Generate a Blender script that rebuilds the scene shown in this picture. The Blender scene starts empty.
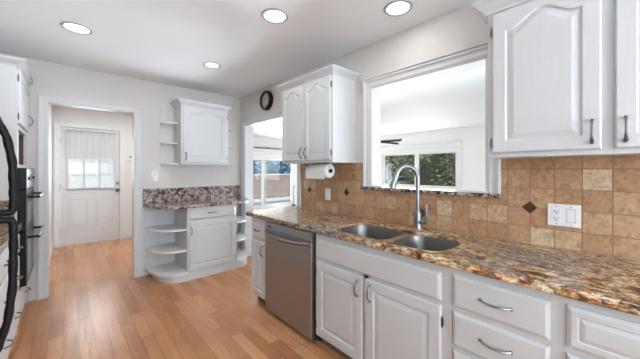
import bpy, bmesh, math, random
from mathutils import Vector, Matrix

random.seed(7)
C = bpy.context.scene.collection
SC = bpy.context.scene
PI = math.pi

# ------------------------------------------------------------------ camera, world, lights, exposure
F_PX = 272.0
YAW = math.atan((320 - 68) / F_PX)
CAM_H = 1.318
cam_d = bpy.data.cameras.new('camera')
cam_d.sensor_width = 36
cam_d.lens = F_PX / 640 * 36
cam_d.shift_y = -9.5 / 640
cam_d.clip_start = 0.02
cam = bpy.data.objects.new('camera', cam_d)
cam.location = (0, 0, CAM_H)
cam.rotation_euler = (PI / 2, 0, -YAW)
C.objects.link(cam)
SC.camera = cam

SC.view_settings.view_transform = 'Standard'
SC.view_settings.look = 'None'
SC.view_settings.gamma = 1
SC.view_settings.use_curve_mapping = False
SC.view_settings.exposure = 0.0

world = bpy.data.worlds.new('sky')
SC.world = world
world.use_nodes = True
wn = world.node_tree.nodes
wl = world.node_tree.links
wn.clear()
w_out = wn.new('ShaderNodeOutputWorld')
w_bg = wn.new('ShaderNodeBackground')
w_tc = wn.new('ShaderNodeTexCoord')
w_sep = wn.new('ShaderNodeSeparateXYZ')
w_rmp = wn.new('ShaderNodeValToRGB')
w_rmp.color_ramp.elements[0].position = 0.45
w_rmp.color_ramp.elements[0].color = (0.74, 0.82, 0.90, 1)
w_rmp.color_ramp.elements[1].position = 0.9
w_rmp.color_ramp.elements[1].color = (0.42, 0.58, 0.85, 1)
w_map = wn.new('ShaderNodeMath')
w_map.operation = 'MULTIPLY_ADD'
w_map.inputs[1].default_value = 0.5
w_map.inputs[2].default_value = 0.5
wl.new(w_tc.outputs['Generated'], w_sep.inputs[0])
wl.new(w_sep.outputs['Z'], w_map.inputs[0])
wl.new(w_map.outputs[0], w_rmp.inputs[0])
wl.new(w_rmp.outputs[0], w_bg.inputs[0])
w_bg.inputs[1].default_value = 1.1
wl.new(w_bg.outputs[0], w_out.inputs[0])


def area_light(name, loc, rot, sx, sy, power, col=(1, 1, 1)):
    d = bpy.data.lights.new(name, 'AREA')
    d.shape = 'RECTANGLE'
    d.size = sx
    d.size_y = sy
    d.energy = power
    d.color = col
    o = bpy.data.objects.new(name, d)
    o.location = loc
    o.rotation_euler = rot
    C.objects.link(o)
    return o


# daylight at the visible windows, plus unseen fills added to brighten the rooms
UP = math.radians(54)
area_light('added_rear_fill', (0.75, -3.30, 1.45), (PI / 2 + UP, 0, math.radians(-18)), 2.2, 1.2, 225, (0.86, 0.96, 1.09))  # unseen fill behind the camera, tilted up to brighten the ceiling
area_light('added_left_fill', (-0.83, -1.45, 1.15), (0, -PI / 2, math.radians(30)), 1.5, 1.7, 17, (0.92, 0.98, 1.04))  # fill added from the unseen left side to brighten the sink fronts
area_light('daylight_living_window', (7.62, 4.05, 1.33), (0, PI / 2, 0), 1.0, 2.3, 40, (1.0, 0.98, 0.96))
area_light('daylight_sliding_door', (5.0, 8.0, 0.9), (-PI / 2, 0, math.radians(28)), 2.6, 1.5, 90, (1.0, 0.98, 0.95))
area_light('added_living_side_fill', (5.0, -3.2, 1.5), (PI / 2 - math.radians(15), 0, math.radians(-28)), 3.6, 1.6, 78, (1.0, 0.98, 0.95))  # fill added from the unseen near end of the living room
area_light('daylight_hall_door', (0.32, 6.38, 1.5), (-PI / 2, 0, 0), 0.6, 0.9, 8, (0.95, 0.99, 1.02))
area_light('added_hall_fill', (1.0, 5.2, 2.40), (0, 0, 0), 0.5, 0.5, 19, (0.95, 0.99, 1.03))  # added light with no fixture, brightens the hall
# added area lights aimed up through the wall openings to brighten the kitchen ceiling
def ceiling_fill(name, src, aim, sx, sy, power, spread):
    o = area_light(name, src, (0, 0, 0), sx, sy, power, (0.86, 0.97, 1.09))
    o.rotation_euler = (Vector(aim) - Vector(src)).to_track_quat('-Z', 'Y').to_euler()
    o.data.spread = math.radians(spread)


ceiling_fill('living_ceiling_fill', (5.6, -1.9, 0.08), (2.0, 1.0, 1.7), 1.8, 1.2, 9, 40)
ceiling_fill('living_ceiling_fill', (5.9, 0.5, 0.08), (2.0, 1.0, 1.7), 1.8, 1.2, 32, 44)
ceiling_fill('dining_ceiling_fill', (4.6, 3.7, 0.06), (2.0, 3.25, 1.45), 1.8, 1.7, 66, 75)
# spot added in the dining room, aimed through its opening to brighten the ceiling
gl = bpy.data.lights.new('added_ceiling_spot', 'SPOT')
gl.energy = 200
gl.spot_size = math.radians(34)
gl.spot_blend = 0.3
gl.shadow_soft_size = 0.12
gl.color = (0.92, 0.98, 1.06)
glo = bpy.data.objects.new('added_ceiling_spot', gl)
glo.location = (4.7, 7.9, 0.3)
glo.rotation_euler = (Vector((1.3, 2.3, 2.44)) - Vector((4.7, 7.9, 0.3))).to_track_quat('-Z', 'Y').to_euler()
C.objects.link(glo)
sun_d = bpy.data.lights.new('sun', 'SUN')
sun_d.energy = 4.5
sun_d.angle = 0.02
sun = bpy.data.objects.new('sun', sun_d)
sun.rotation_euler = (math.radians(35), math.radians(-25), 0)
sun.location = (4, 4, 12)
C.objects.link(sun)

# ------------------------------------------------------------------ materials


def mat_base(name, col, rough=0.5, metal=0.0, spec=0.5):
    m = bpy.data.materials.new(name)
    m.use_nodes = True
    b = m.node_tree.nodes['Principled BSDF']
    b.inputs['Base Color'].default_value = (*col, 1)
    b.inputs['Roughness'].default_value = rough
    b.inputs['Metallic'].default_value = metal
    b.inputs['Specular IOR Level'].default_value = spec
    return m, m.node_tree.nodes, m.node_tree.links, b


def coords(n, l, scale=(1, 1, 1), rot=(0, 0, 0)):
    tc = n.new('ShaderNodeTexCoord')
    mp = n.new('ShaderNodeMapping')
    mp.inputs['Scale'].default_value = scale
    mp.inputs['Rotation'].default_value = rot
    l.new(tc.outputs['Object'], mp.inputs['Vector'])
    return mp.outputs['Vector']


def noise(n, l, vec, scale, detail=4, rough=0.55, dist=0.0):
    t = n.new('ShaderNodeTexNoise')
    t.inputs['Scale'].default_value = scale
    t.inputs['Detail'].default_value = detail
    t.inputs['Roughness'].default_value = rough
    t.inputs['Distortion'].default_value = dist
    l.new(vec, t.inputs['Vector'])
    return t.outputs['Fac']


def ramp(n, l, fac, stops, interp='LINEAR'):
    r = n.new('ShaderNodeValToRGB')
    cr = r.color_ramp
    cr.interpolation = interp
    while len(cr.elements) < len(stops):
        cr.elements.new(0.5)
    for e, (p, c) in zip(cr.elements, stops):
        e.position = p
        e.color = (*c, 1) if len(c) == 3 else c
    l.new(fac, r.inputs[0])
    return r.outputs[0]


def mix(n, l, fac, a, b, blend='MIX'):
    x = n.new('ShaderNodeMix')
    x.data_type = 'RGBA'
    x.blend_type = blend
    for s, v in ((x.inputs[0], fac), (x.inputs[6], a), (x.inputs[7], b)):
        if isinstance(v, (int, float)):
            s.default_value = v
        elif isinstance(v, tuple):
            s.default_value = (*v, 1)
        else:
            l.new(v, s)
    return x.outputs[2]


def bump(n, l, b, h, strength=0.1, dist=0.01):
    bp = n.new('ShaderNodeBump')
    bp.inputs['Strength'].default_value = strength
    bp.inputs['Distance'].default_value = dist
    l.new(h, bp.inputs['Height'])
    l.new(bp.outputs[0], b.inputs['Normal'])


def speck(name, c1, c2, rough, scale=30, metal=0.0, spec=0.5, bs=0.0, sc=(1, 1, 1)):
    m, n, l, b = mat_base(name, c1, rough, metal, spec)
    v = coords(n, l, sc)
    f = noise(n, l, v, scale, 5)
    l.new(ramp(n, l, f, [(0.3, c1), (0.7, c2)]), b.inputs['Base Color'])
    if bs:
        bump(n, l, b, f, bs, 0.004)
    return m


M = {}
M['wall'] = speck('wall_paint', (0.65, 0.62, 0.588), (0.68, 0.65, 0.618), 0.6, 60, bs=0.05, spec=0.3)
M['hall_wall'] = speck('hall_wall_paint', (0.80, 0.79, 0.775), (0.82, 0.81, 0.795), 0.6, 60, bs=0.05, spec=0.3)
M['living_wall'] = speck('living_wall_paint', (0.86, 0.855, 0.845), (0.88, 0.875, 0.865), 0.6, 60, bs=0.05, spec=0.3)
M['ceiling'] = speck('ceiling_paint', (0.88, 0.89, 0.895), (0.90, 0.91, 0.915), 0.55, 80, bs=0.08, spec=0.3)
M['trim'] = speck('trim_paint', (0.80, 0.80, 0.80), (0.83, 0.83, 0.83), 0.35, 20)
M['plastic'] = speck('white_plastic', (0.80, 0.80, 0.79), (0.83, 0.83, 0.82), 0.35, 40)
M['plastic_grey'] = speck('light_trim', (0.40, 0.40, 0.40), (0.45, 0.45, 0.45), 0.4, 30)
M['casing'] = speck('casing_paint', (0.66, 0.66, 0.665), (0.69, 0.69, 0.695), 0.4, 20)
M['bounce_floor'] = speck('pale_bounce_floor', (0.60, 0.59, 0.575), (0.68, 0.67, 0.655), 0.95, 120, bs=0.4, spec=0.1)
M['door'] = speck('door_paint', (0.70, 0.70, 0.70), (0.73, 0.73, 0.73), 0.4, 20)
M['shelf'] = speck('cream_shelf_paint', (0.78, 0.765, 0.735), (0.81, 0.795, 0.765), 0.45, 8)
M['black'] = speck('black_gloss_plastic', (0.007, 0.007, 0.007), (0.012, 0.012, 0.012), 0.3, 60, spec=0.25)
M['black_matte'] = speck('black_textured_plastic', (0.014, 0.014, 0.014), (0.03, 0.03, 0.03), 0.45, 300, bs=0.3)
M['black_soft'] = speck('black_soft_plastic', (0.008, 0.008, 0.008), (0.014, 0.014, 0.014), 0.55, 80, spec=0.25)
M['oven_glass'] = speck('dark_oven_glass', (0.02, 0.02, 0.022), (0.03, 0.03, 0.032), 0.06, 10)
M['nickel'] = speck('brushed_nickel', (0.27, 0.27, 0.275), (0.36, 0.36, 0.36), 0.30, 200, 1.0)
M['faucet'] = speck('faucet_nickel', (0.27, 0.27, 0.275), (0.33, 0.33, 0.335), 0.42, 120, 1.0)
M['pewter'] = speck('dark_pewter', (0.10, 0.10, 0.105), (0.18, 0.18, 0.18), 0.38, 120, 1.0)
M['aged_nickel'] = speck('aged_nickel', (0.16, 0.16, 0.165), (0.24, 0.24, 0.24), 0.35, 150, 1.0)
M['dark_metal'] = speck('dark_bronze', (0.03, 0.03, 0.032), (0.06, 0.058, 0.055), 0.4, 60, 0.6)
M['accent'] = speck('dark_accent_tile', (0.045, 0.022, 0.011), (0.10, 0.052, 0.028), 0.3, 90)
M['paper'] = speck('paper_towel', (0.86, 0.86, 0.85), (0.9, 0.9, 0.89), 0.9, 180, bs=0.4, spec=0.1)
M['clock_face'] = speck('aged_clock_face', (0.42, 0.40, 0.34), (0.52, 0.50, 0.43), 0.5, 40)
M['niche'] = speck('dark_wood_niche', (0.10, 0.045, 0.02), (0.17, 0.08, 0.04), 0.5, 12, sc=(1, 1, 8))
M['dark'] = speck('dark_gap', (0.02, 0.02, 0.02), (0.03, 0.03, 0.03), 0.8, 20)
M['toekick'] = speck('brown_toe_board', (0.16, 0.085, 0.04), (0.22, 0.12, 0.06), 0.6, 14, sc=(1, 6, 1))
M['concrete'] = speck('patio_concrete', (0.55, 0.53, 0.49), (0.62, 0.60, 0.56), 0.9, 9)
M['bark'] = speck('bark', (0.09, 0.06, 0.04), (0.16, 0.11, 0.08), 0.9, 25)
M['stucco'] = speck('white_stucco', (0.82, 0.81, 0.79), (0.88, 0.87, 0.85), 0.8, 50, bs=0.2)


def m_cabinet(name, c1, c2, axis):
    m, n, l, b = mat_base(name, c1, 0.36, spec=0.45)
    sc = {'z': (14, 14, 0.8), 'x': (0.8, 14, 14)}[axis]
    v = coords(n, l, sc)
    f = noise(n, l, v, 9, 6, 0.6)
    l.new(ramp(n, l, f, [(0.25, c1), (0.75, c2)]), b.inputs['Base Color'])
    bump(n, l, b, f, 0.10, 0.003)
    return m


M['cab'] = m_cabinet('white_painted_wood', (0.605, 0.610, 0.612), (0.635, 0.640, 0.642), 'z')
M['cab_h'] = m_cabinet('white_painted_wood_cross_grain', (0.605, 0.610, 0.612), (0.635, 0.640, 0.642), 'x')


def m_steel(name, c1, c2, rough, sc):
    m, n, l, b = mat_base(name, c1, rough, 1.0)
    v = coords(n, l, sc)
    f = noise(n, l, v, 60, 3)
    l.new(ramp(n, l, f, [(0.2, c1), (0.8, c2)]), b.inputs['Base Color'])
    bump(n, l, b, f, 0.06, 0.001)
    b.inputs['Anisotropic'].default_value = 0.5
    return m


M['steel'] = m_steel('brushed_steel', (0.37, 0.38, 0.395), (0.43, 0.44, 0.455), 0.40, (0.3, 1, 8))
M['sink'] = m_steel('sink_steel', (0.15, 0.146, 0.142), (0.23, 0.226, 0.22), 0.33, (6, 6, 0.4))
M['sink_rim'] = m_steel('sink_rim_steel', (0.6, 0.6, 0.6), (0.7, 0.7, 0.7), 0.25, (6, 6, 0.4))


def m_granite(name, gold, soft, pink):
    """streaked granite: cream and rust clouds, black and blue-grey veins"""
    m, n, l, b = mat_base(name, (0.4, 0.3, 0.2), 0.16, spec=0.35)
    v = coords(n, l, (1.5, 0.55, 1.5), (0, 0, 0.20))
    vf = coords(n, l, (1.3, 0.75, 1.3), (0, 0, 0.20))
    flow = noise(n, l, v, 5.0, 8, 0.72, 1.8)
    region = noise(n, l, v, 2.4, 3, 0.5, 0.8)
    fine = noise(n, l, vf, 36, 6, 0.72, 0.6)
    grain = noise(n, l, vf, 120, 4, 0.7, 0.0)
    warm = ramp(n, l, flow, [(0.34, (0.025, 0.015, 0.01)), (0.41, (0.28, 0.10, 0.025)), (0.46, gold), (0.50, soft), (0.55, soft), (0.585, gold),
                             (0.62, (0.24, 0.085, 0.022)), (0.68, (0.025, 0.018, 0.015))])
    cool = ramp(n, l, flow, [(0.35, (0.02, 0.018, 0.018)), (0.42, (0.20, 0.13, 0.08)), (0.465, pink), (0.50, (0.10, 0.09, 0.09)), (0.535, (0.24, 0.235, 0.24)), (0.57, (0.50, 0.45, 0.38)),
                             (0.62, (0.20, 0.10, 0.05)), (0.67, (0.02, 0.018, 0.018))])
    c1 = mix(n, l, ramp(n, l, region, [(0.48, (0, 0, 0)), (0.62, (1, 1, 1))]), warm, cool)
    # fine crystals
    c2 = mix(n, l, 1.0, c1, ramp(n, l, fine, [(0.34, (0.15, 0.13, 0.12)), (0.45, (0.80, 0.78, 0.75)), (0.56, (1.15, 1.13, 1.10)), (0.68, (1.7, 1.7, 1.7))]), 'MULTIPLY')
    # dark veins
    vein = noise(n, l, v, 9.0, 8, 0.74, 2.2)
    vm = ramp(n, l, vein, [(0.46, (0, 0, 0)), (0.485, (1, 1, 1)), (0.505, (1, 1, 1)), (0.53, (0, 0, 0))])
    fm = ramp(n, l, fine, [(0.44, (1, 1, 1)), (0.60, (0.15, 0.15, 0.15))])
    c3 = mix(n, l, mix(n, l, 1.0, vm, fm, 'MULTIPLY'), c2, (0.020, 0.016, 0.015))
    fl = noise(n, l, vf, 30, 6, 0.78, 1.0)
    c4 = mix(n, l, ramp(n, l, fl, [(0.36, (1, 1, 1)), (0.43, (0, 0, 0))]), c3, (0.028, 0.020, 0.018))
    gr = ramp(n, l, grain, [(0.35, (0.6, 0.6, 0.6)), (0.65, (1.25, 1.25, 1.25))])
    l.new(mix(n, l, 0.8, c4, gr, 'MULTIPLY'), b.inputs['Base Color'])
    return m


M['granite'] = m_granite('rust_granite', (0.44, 0.225, 0.085), (0.58, 0.45, 0.30), (0.58, 0.50, 0.42))


def m_granite_dark(name):
    m, n, l, b = mat_base(name, (0.3, 0.26, 0.24), 0.14, spec=0.5)
    v = coords(n, l, (1, 1, 1))
    a = noise(n, l, v, 19, 6, 0.7, 1.0)
    c = ramp(n, l, a, [(0.40, (0.02, 0.018, 0.018)), (0.46, (0.12, 0.075, 0.045)), (0.51, (0.40, 0.31, 0.26)),
                       (0.60, (0.50, 0.43, 0.40)), (0.70, (0.33, 0.22, 0.14)), (0.8, (0.2, 0.21, 0.23))])
    f = noise(n, l, v, 30, 5, 0.7, 0.5)
    c = mix(n, l, ramp(n, l, f, [(0.41, (1, 1, 1)), (0.47, (0, 0, 0))]), c, (0.03, 0.026, 0.026))
    l.new(c, b.inputs['Base Color'])
    return m


M['granite_dark'] = m_granite_dark('speckled_granite')


def m_tile():
    m, n, l, b = mat_base('travertine_tile', (0.5, 0.35, 0.25), 0.45, spec=0.35)
    tc = n.new('ShaderNodeTexCoord')
    sp = n.new('ShaderNodeSeparateXYZ')
    l.new(tc.outputs['Object'], sp.inputs[0])
    cb = n.new('ShaderNodeCombineXYZ')
    for s, d, off in (('Y', 'X', -0.003 + 0.109 * 40), ('Z', 'Y', -0.880 + 0.111 * 40)):
        ad = n.new('ShaderNodeMath')
        ad.operation = 'ADD'
        ad.inputs[1].default_value = off
        l.new(sp.outputs[s], ad.inputs[0])
        l.new(ad.outputs[0], cb.inputs[d])
    br = n.new('ShaderNodeTexBrick')
    br.offset = 0.0
    br.squash = 1.0
    br.inputs['Scale'].default_value = 1
    br.inputs['Brick Width'].default_value = 0.109
    br.inputs['Row Height'].default_value = 0.111
    br.inputs['Mortar Size'].default_value = 0.0032
    br.inputs['Mortar Smooth'].default_value = 0.4
    br.inputs['Bias'].default_value = 0.0
    br.inputs['Color1'].default_value = (0.0, 0.0, 0.0, 1)
    br.inputs['Color2'].default_value = (1, 1, 1, 1)
    br.inputs['Mortar'].default_value = (0.5, 0.5, 0.5, 1)
    l.new(cb.outputs[0], br.inputs['Vector'])
    tone = ramp(n, l, br.outputs['Color'], [(0.0, (0.42, 0.233, 0.124)), (0.4, (0.47, 0.28, 0.158)), (0.8, (0.51, 0.32, 0.19)),
                                            (0.93, (0.56, 0.385, 0.24)), (1.0, (0.62, 0.47, 0.33))])
    v = coords(n, l, (1, 1, 1))
    cl = noise(n, l, v, 34, 6, 0.65, 1.0)
    tone = mix(n, l, 0.85, tone, ramp(n, l, cl, [(0.3, (0.55, 0.50, 0.45)), (0.5, (1, 1, 1)), (0.70, (1.30, 1.32, 1.34))]), 'MULTIPLY')
    vn = noise(n, l, v, 22, 7, 0.7, 2.5)
    vm = ramp(n, l, vn, [(0.485, (0, 0, 0)), (0.5, (1, 1, 1)), (0.515, (0, 0, 0))])
    tone = mix(n, l, mix(n, l, 0.35, (0, 0, 0), vm), tone, (0.33, 0.17, 0.08))
    out = mix(n, l, br.outputs['Fac'], tone, (0.32, 0.185, 0.105))
    l.new(out, b.inputs['Base Color'])
    inv = n.new('ShaderNodeMath')
    inv.operation = 'SUBTRACT'
    inv.inputs[0].default_value = 1.0
    l.new(br.outputs['Fac'], inv.inputs[1])
    sm = n.new('ShaderNodeMath')
    sm.operation = 'MULTIPLY_ADD'
    l.new(cl, sm.inputs[0])
    sm.inputs[1].default_value = 0.35
    l.new(inv.outputs[0], sm.inputs[2])
    bump(n, l, b, sm.outputs[0], 0.5, 0.004)
    return m


M['tile'] = m_tile()


def m_floor():
    m, n, l, b = mat_base('honey_wood_floor', (0.45, 0.25, 0.13), 0.26, spec=0.45)
    tc = n.new('ShaderNodeTexCoord')
    mp = n.new('ShaderNodeMapping')
    mp.inputs['Rotation'].default_value = (0, 0, PI / 2)
    mp.inputs['Location'].default_value = (20, 20, 0)
    l.new(tc.outputs['Object'], mp.inputs[0])

    def brick(w, h, ms, c1, c2, mo, off):
        br = n.new('ShaderNodeTexBrick')
        br.offset = off
        br.offset_frequency = 3
        br.squash = 1
        br.inputs['Scale'].default_value = 1
        br.inputs['Brick Width'].default_value = w
        br.inputs['Row Height'].default_value = h
        br.inputs['Mortar Size'].default_value = ms
        br.inputs['Mortar Smooth'].default_value = 0.2
        br.inputs['Color1'].default_value = (*c1, 1)
        br.inputs['Color2'].default_value = (*c2, 1)
        br.inputs['Mortar'].default_value = (*mo, 1)
        l.new(mp.outputs[0], br.inputs['Vector'])
        return br
    b1 = brick(0.46, 0.088, 0.0014, (0, 0, 0), (1, 1, 1), (0.3, 0.3, 0.3), 0.37)
    tone = ramp(n, l, b1.outputs['Color'], [(0.0, (0.41, 0.178, 0.074)), (0.4, (0.51, 0.236, 0.105)), (0.75, (0.57, 0.275, 0.128)),
                                            (1.0, (0.62, 0.32, 0.155))])
    v = coords(n, l, (16, 1.2, 1))
    g = noise(n, l, v, 2.3, 7, 0.7, 1.0)
    tone = mix(n, l, 0.8, tone, ramp(n, l, g, [(0.3, (0.62, 0.56, 0.50)), (0.52, (1.04, 1.04, 1.04)), (0.72, (1.22, 1.23, 1.25))]), 'MULTIPLY')
    v2 = coords(n, l, (1, 1, 1))
    g2 = noise(n, l, v2, 2.6, 4, 0.5)
    tone = mix(n, l, 0.5, tone, ramp(n, l, g2, [(0.3, (0.86, 0.86, 0.86)), (0.7, (1.1, 1.1, 1.1))]), 'MULTIPLY')
    l.new(mix(n, l, b1.outputs['Fac'], tone, (0.20, 0.085, 0.032)), b.inputs['Base Color'])
    rr = ramp(n, l, g, [(0.3, (0.30, 0.30, 0.30)), (0.7, (0.22, 0.22, 0.22))])
    l.new(rr, b.inputs['Roughness'])
    bump(n, l, b, g, 0.03, 0.002)
    return m


M['floor'] = m_floor()


def m_glass():
    m = bpy.data.materials.new('window_glass')
    m.use_nodes = True
    n, l = m.node_tree.nodes, m.node_tree.links
    n.clear()
    o = n.new('ShaderNodeOutputMaterial')
    t = n.new('ShaderNodeBsdfTransparent')
    t.inputs[0].default_value = (0.93, 0.96, 0.96, 1)
    g = n.new('ShaderNodeBsdfGlossy')
    g.inputs['Roughness'].default_value = 0.03
    f = n.new('ShaderNodeFresnel')
    f.inputs['IOR'].default_value = 1.35
    x = n.new('ShaderNodeMixShader')
    l.new(f.outputs[0], x.inputs[0])
    l.new(t.outputs[0], x.inputs[1])
    l.new(g.outputs[0], x.inputs[2])
    l.new(x.outputs[0], o.inputs[0])
    return m


def m_sheer(name, tr):
    m = bpy.data.materials.new(name)
    m.use_nodes = True
    n, l = m.node_tree.nodes, m.node_tree.links
    n.clear()
    o = n.new('ShaderNodeOutputMaterial')
    t = n.new('ShaderNodeBsdfTransparent')
    d = n.new('ShaderNodeBsdfDiffuse')
    s = n.new('ShaderNodeBsdfTranslucent')
    v = coords(n, l, (60, 60, 4))
    f = noise(n, l, v, 10, 3)
    col = ramp(n, l, f, [(0.3, (0.80, 0.80, 0.80)), (0.7, (0.90, 0.90, 0.90))])
    l.new(col, d.inputs[0])
    l.new(col, s.inputs[0])
    a = n.new('ShaderNodeMixShader')
    a.inputs[0].default_value = 0.45
    l.new(d.outputs[0], a.inputs[1])
    l.new(s.outputs[0], a.inputs[2])
    x = n.new('ShaderNodeMixShader')
    x.inputs[0].default_value = tr
    l.new(a.outputs[0], x.inputs[1])
    l.new(t.outputs[0], x.inputs[2])
    l.new(x.outputs[0], o.inputs[0])
    return m


def m_emit(name, col, s):
    m = bpy.data.materials.new(name)
    m.use_nodes = True
    n, l = m.node_tree.nodes, m.node_tree.links
    n.clear()
    o = n.new('ShaderNodeOutputMaterial')
    e = n.new('ShaderNodeEmission')
    e.inputs[0].default_value = (*col, 1)
    e.inputs[1].default_value = s
    l.new(e.outputs[0], o.inputs[0])
    return m


M['glass'] = m_glass()
M['sheer'] = m_sheer('sheer_fabric', 0.42)
M['shade'] = m_sheer('woven_shade_fabric', 0.0)
M['lens'] = m_emit('lamp_lens', (1, 0.98, 0.94), 6.0)


def m_leaf(name, c1, c2):
    m = speck(name, c1, c2, 0.4, 3.0, spec=0.4)
    return m


M['leaf_dark'] = m_leaf('dark_leaves', (0.05, 0.065, 0.02), (0.19, 0.20, 0.06))
M['leaf_mid'] = m_leaf('olive_leaves', (0.14, 0.15, 0.05), (0.42, 0.41, 0.22))
M['leaf_pale'] = m_leaf('pale_blue_green_leaves', (0.34, 0.45, 0.42), (0.55, 0.66, 0.62))
M['leaf_blue'] = m_leaf('blue_green_leaves', (0.05, 0.17, 0.27), (0.16, 0.36, 0.52))
M['leaf_yellow'] = m_leaf('yellow_green_leaves', (0.25, 0.33, 0.12), (0.48, 0.52, 0.24))


def m_fence():
    m, n, l, b = mat_base('weathered_fence_boards', (0.3, 0.2, 0.15), 0.8)
    v = coords(n, l, (1.5, 1, 14))
    f = noise(n, l, v, 3, 5)
    l.new(ramp(n, l, f, [(0.3, (0.26, 0.175, 0.145)), (0.7, (0.42, 0.31, 0.265))]), b.inputs['Base Color'])
    return m


M['fence'] = m_fence()

# ------------------------------------------------------------------ mesh helpers


class MB:
    def __init__(self):
        self.bm = bmesh.new()

    def box(self, x0, x1, y0, y1, z0, z1, bev=0.0, seg=1):
        b2 = bmesh.new()
        bmesh.ops.create_cube(b2, size=1.0)
        for v in b2.verts:
            v.co = Vector(((x0 + x1) / 2 + v.co.x * (x1 - x0), (y0 + y1) / 2 + v.co.y * (y1 - y0), (z0 + z1) / 2 + v.co.z * (z1 - z0)))
        if bev:
            bmesh.ops.bevel(b2, geom=list(b2.edges), offset=bev, segments=seg, affect='EDGES', profile=0.5)
        self.absorb(b2)
        return self

    def absorb(self, b2):
        me = bpy.data.meshes.new('tmp')
        b2.to_mesh(me)
        b2.free()
        self.bm.from_mesh(me)
        bpy.data.meshes.remove(me)

    def loft(self, loops, cap0=True, cap1=True, closed=True):
        vs = [[self.bm.verts.new(p) for p in lp] for lp in loops]
        k = len(vs[0])
        for a, b in zip(vs, vs[1:]):
            for i in range(k if closed else k - 1):
                j = (i + 1) % k
                try:
                    self.bm.faces.new((a[i], a[j], b[j], b[i]))
                except ValueError:
                    pass
        if cap0:
            self.bm.faces.new(list(reversed(vs[0])))
        if cap1:
            self.bm.faces.new(vs[-1])
        return self

    def tube(self, pts, r, seg=10, flat=1.0):
        pts = [Vector(p) for p in pts]
        rs = r if isinstance(r, (list, tuple)) else [r] * len(pts)
        loops = []
        up = None
        for i, p in enumerate(pts):
            t = (pts[min(i + 1, len(pts) - 1)] - pts[max(i - 1, 0)]).normalized()
            if up is None:
                up = t.orthogonal().normalized()
            up = (up - t * up.dot(t)).normalized()
            s = t.cross(up)
            loops.append([p + (up * math.cos(a) + s * math.sin(a) * flat) * rs[i] for a in [2 * PI * k / seg for k in range(seg)]])
        return self.loft(loops)

    def lathe(self, prof, seg=28, mat=None, cap0=True, cap1=True):
        mat = mat or Matrix.Identity(4)
        loops = [[mat @ Vector((r * math.cos(2 * PI * k / seg), r * math.sin(2 * PI * k / seg), z)) for k in range(seg)] for r, z in prof]
        return self.loft(loops, cap0, cap1)

    def prism(self, poly, z0, z1, mp=None):
        mp = mp or (lambda a, b, c: (a, b, c))
        return self.loft([[mp(x, y, z0) for x, y in poly], [mp(x, y, z1) for x, y in poly]])

    def moulding(self, path, prof, mp):
        """sweep profile (offset to the left of the path, height) along a 2D path with mitres"""
        P = [Vector(p) for p in path]
        loops = []
        for i, p in enumerate(P):
            ns = []
            if i > 0:
                d = (P[i] - P[i - 1]).normalized()
                ns.append(Vector((-d.y, d.x)))
            if i < len(P) - 1:
                d = (P[i + 1] - P[i]).normalized()
                ns.append(Vector((-d.y, d.x)))
            nn = sum(ns, Vector((0, 0))).normalized()
            k = 1 / max(0.2, nn.dot(ns[0]))
            loops.append([mp(*(p + nn * (o * k)), h) for o, h in prof])
        return self.loft(loops)

    def plate(self, outer, holes, z0, z1, bev=0.0):
        cu = bpy.data.curves.new('tmp', 'CURVE')
        cu.dimensions = '2D'
        cu.fill_mode = 'BOTH'
        for lp in [outer] + holes:
            s = cu.splines.new('POLY')
            s.points.add(len(lp) - 1)
            for q, (x, y) in zip(s.points, lp):
                q.co = (x, y, 0, 1)
            s.use_cyclic_u = True
        cu.extrude = (z1 - z0) / 2 - bev
        cu.bevel_depth = bev
        cu.bevel_resolution = 2
        cu.offset = -bev
        ob = bpy.data.objects.new('tmp', cu)
        C.objects.link(ob)
        dg = bpy.context.evaluated_depsgraph_get()
        me = bpy.data.meshes.new_from_object(ob.evaluated_get(dg))
        for v in me.vertices:
            v.co.z += (z0 + z1) / 2
        self.bm.from_mesh(me)
        bpy.data.objects.remove(ob)
        bpy.data.curves.remove(cu)
        bpy.data.meshes.remove(me)
        return self

    def build(self, name, mat, parent=None, smooth=False, label=None, loc=None):
        bm = self.bm
        bmesh.ops.remove_doubles(bm, verts=bm.verts, dist=1e-5)
        bmesh.ops.recalc_face_normals(bm, faces=bm.faces)
        me = bpy.data.meshes.new(name)
        bm.to_mesh(me)
        bm.free()
        me.materials.append(mat)
        if smooth:
            me.polygons.foreach_set('use_smooth', [True] * len(me.polygons))
            try:
                me.set_sharp_from_angle(angle=math.radians(38))
            except Exception:
                pass
        o = bpy.data.objects.new(name, me)
        C.objects.link(o)
        if parent is not None:
            o.parent = parent
        if loc:
            o.location = loc
        if label:
            o['label'] = label
        return o


def tag(o, label, cat, group=None):
    o['label'] = label
    o['category'] = cat
    if group:
        o['group'] = group
    return o


def thing(name, label, cat, loc=(0, 0, 0), rz=0.0, group=None):
    o = bpy.data.objects.new(name, None)
    o.empty_display_size = 0.1
    o.location = loc
    o.rotation_euler = (0, 0, rz)
    C.objects.link(o)
    return tag(o, label, cat, group)


def struct(o):
    o['kind'] = 'structure'
    return o


def copy_tree(o, parent=None):
    c = o.copy()
    C.objects.link(c)
    if parent is not None:
        c.parent = parent
    for ch in [x for x in bpy.data.objects if x.parent == o]:
        copy_tree(ch, c)
    return c


def superellipse(cx, cy, a, b, n=4.0, k=48):
    out = []
    for i in range(k):
        t = 2 * PI * i / k
        ct, st = math.cos(t), math.sin(t)
        out.append((cx + a * math.copysign(abs(ct) ** (2 / n), ct), cy + b * math.copysign(abs(st) ** (2 / n), st)))
    return out


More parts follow.
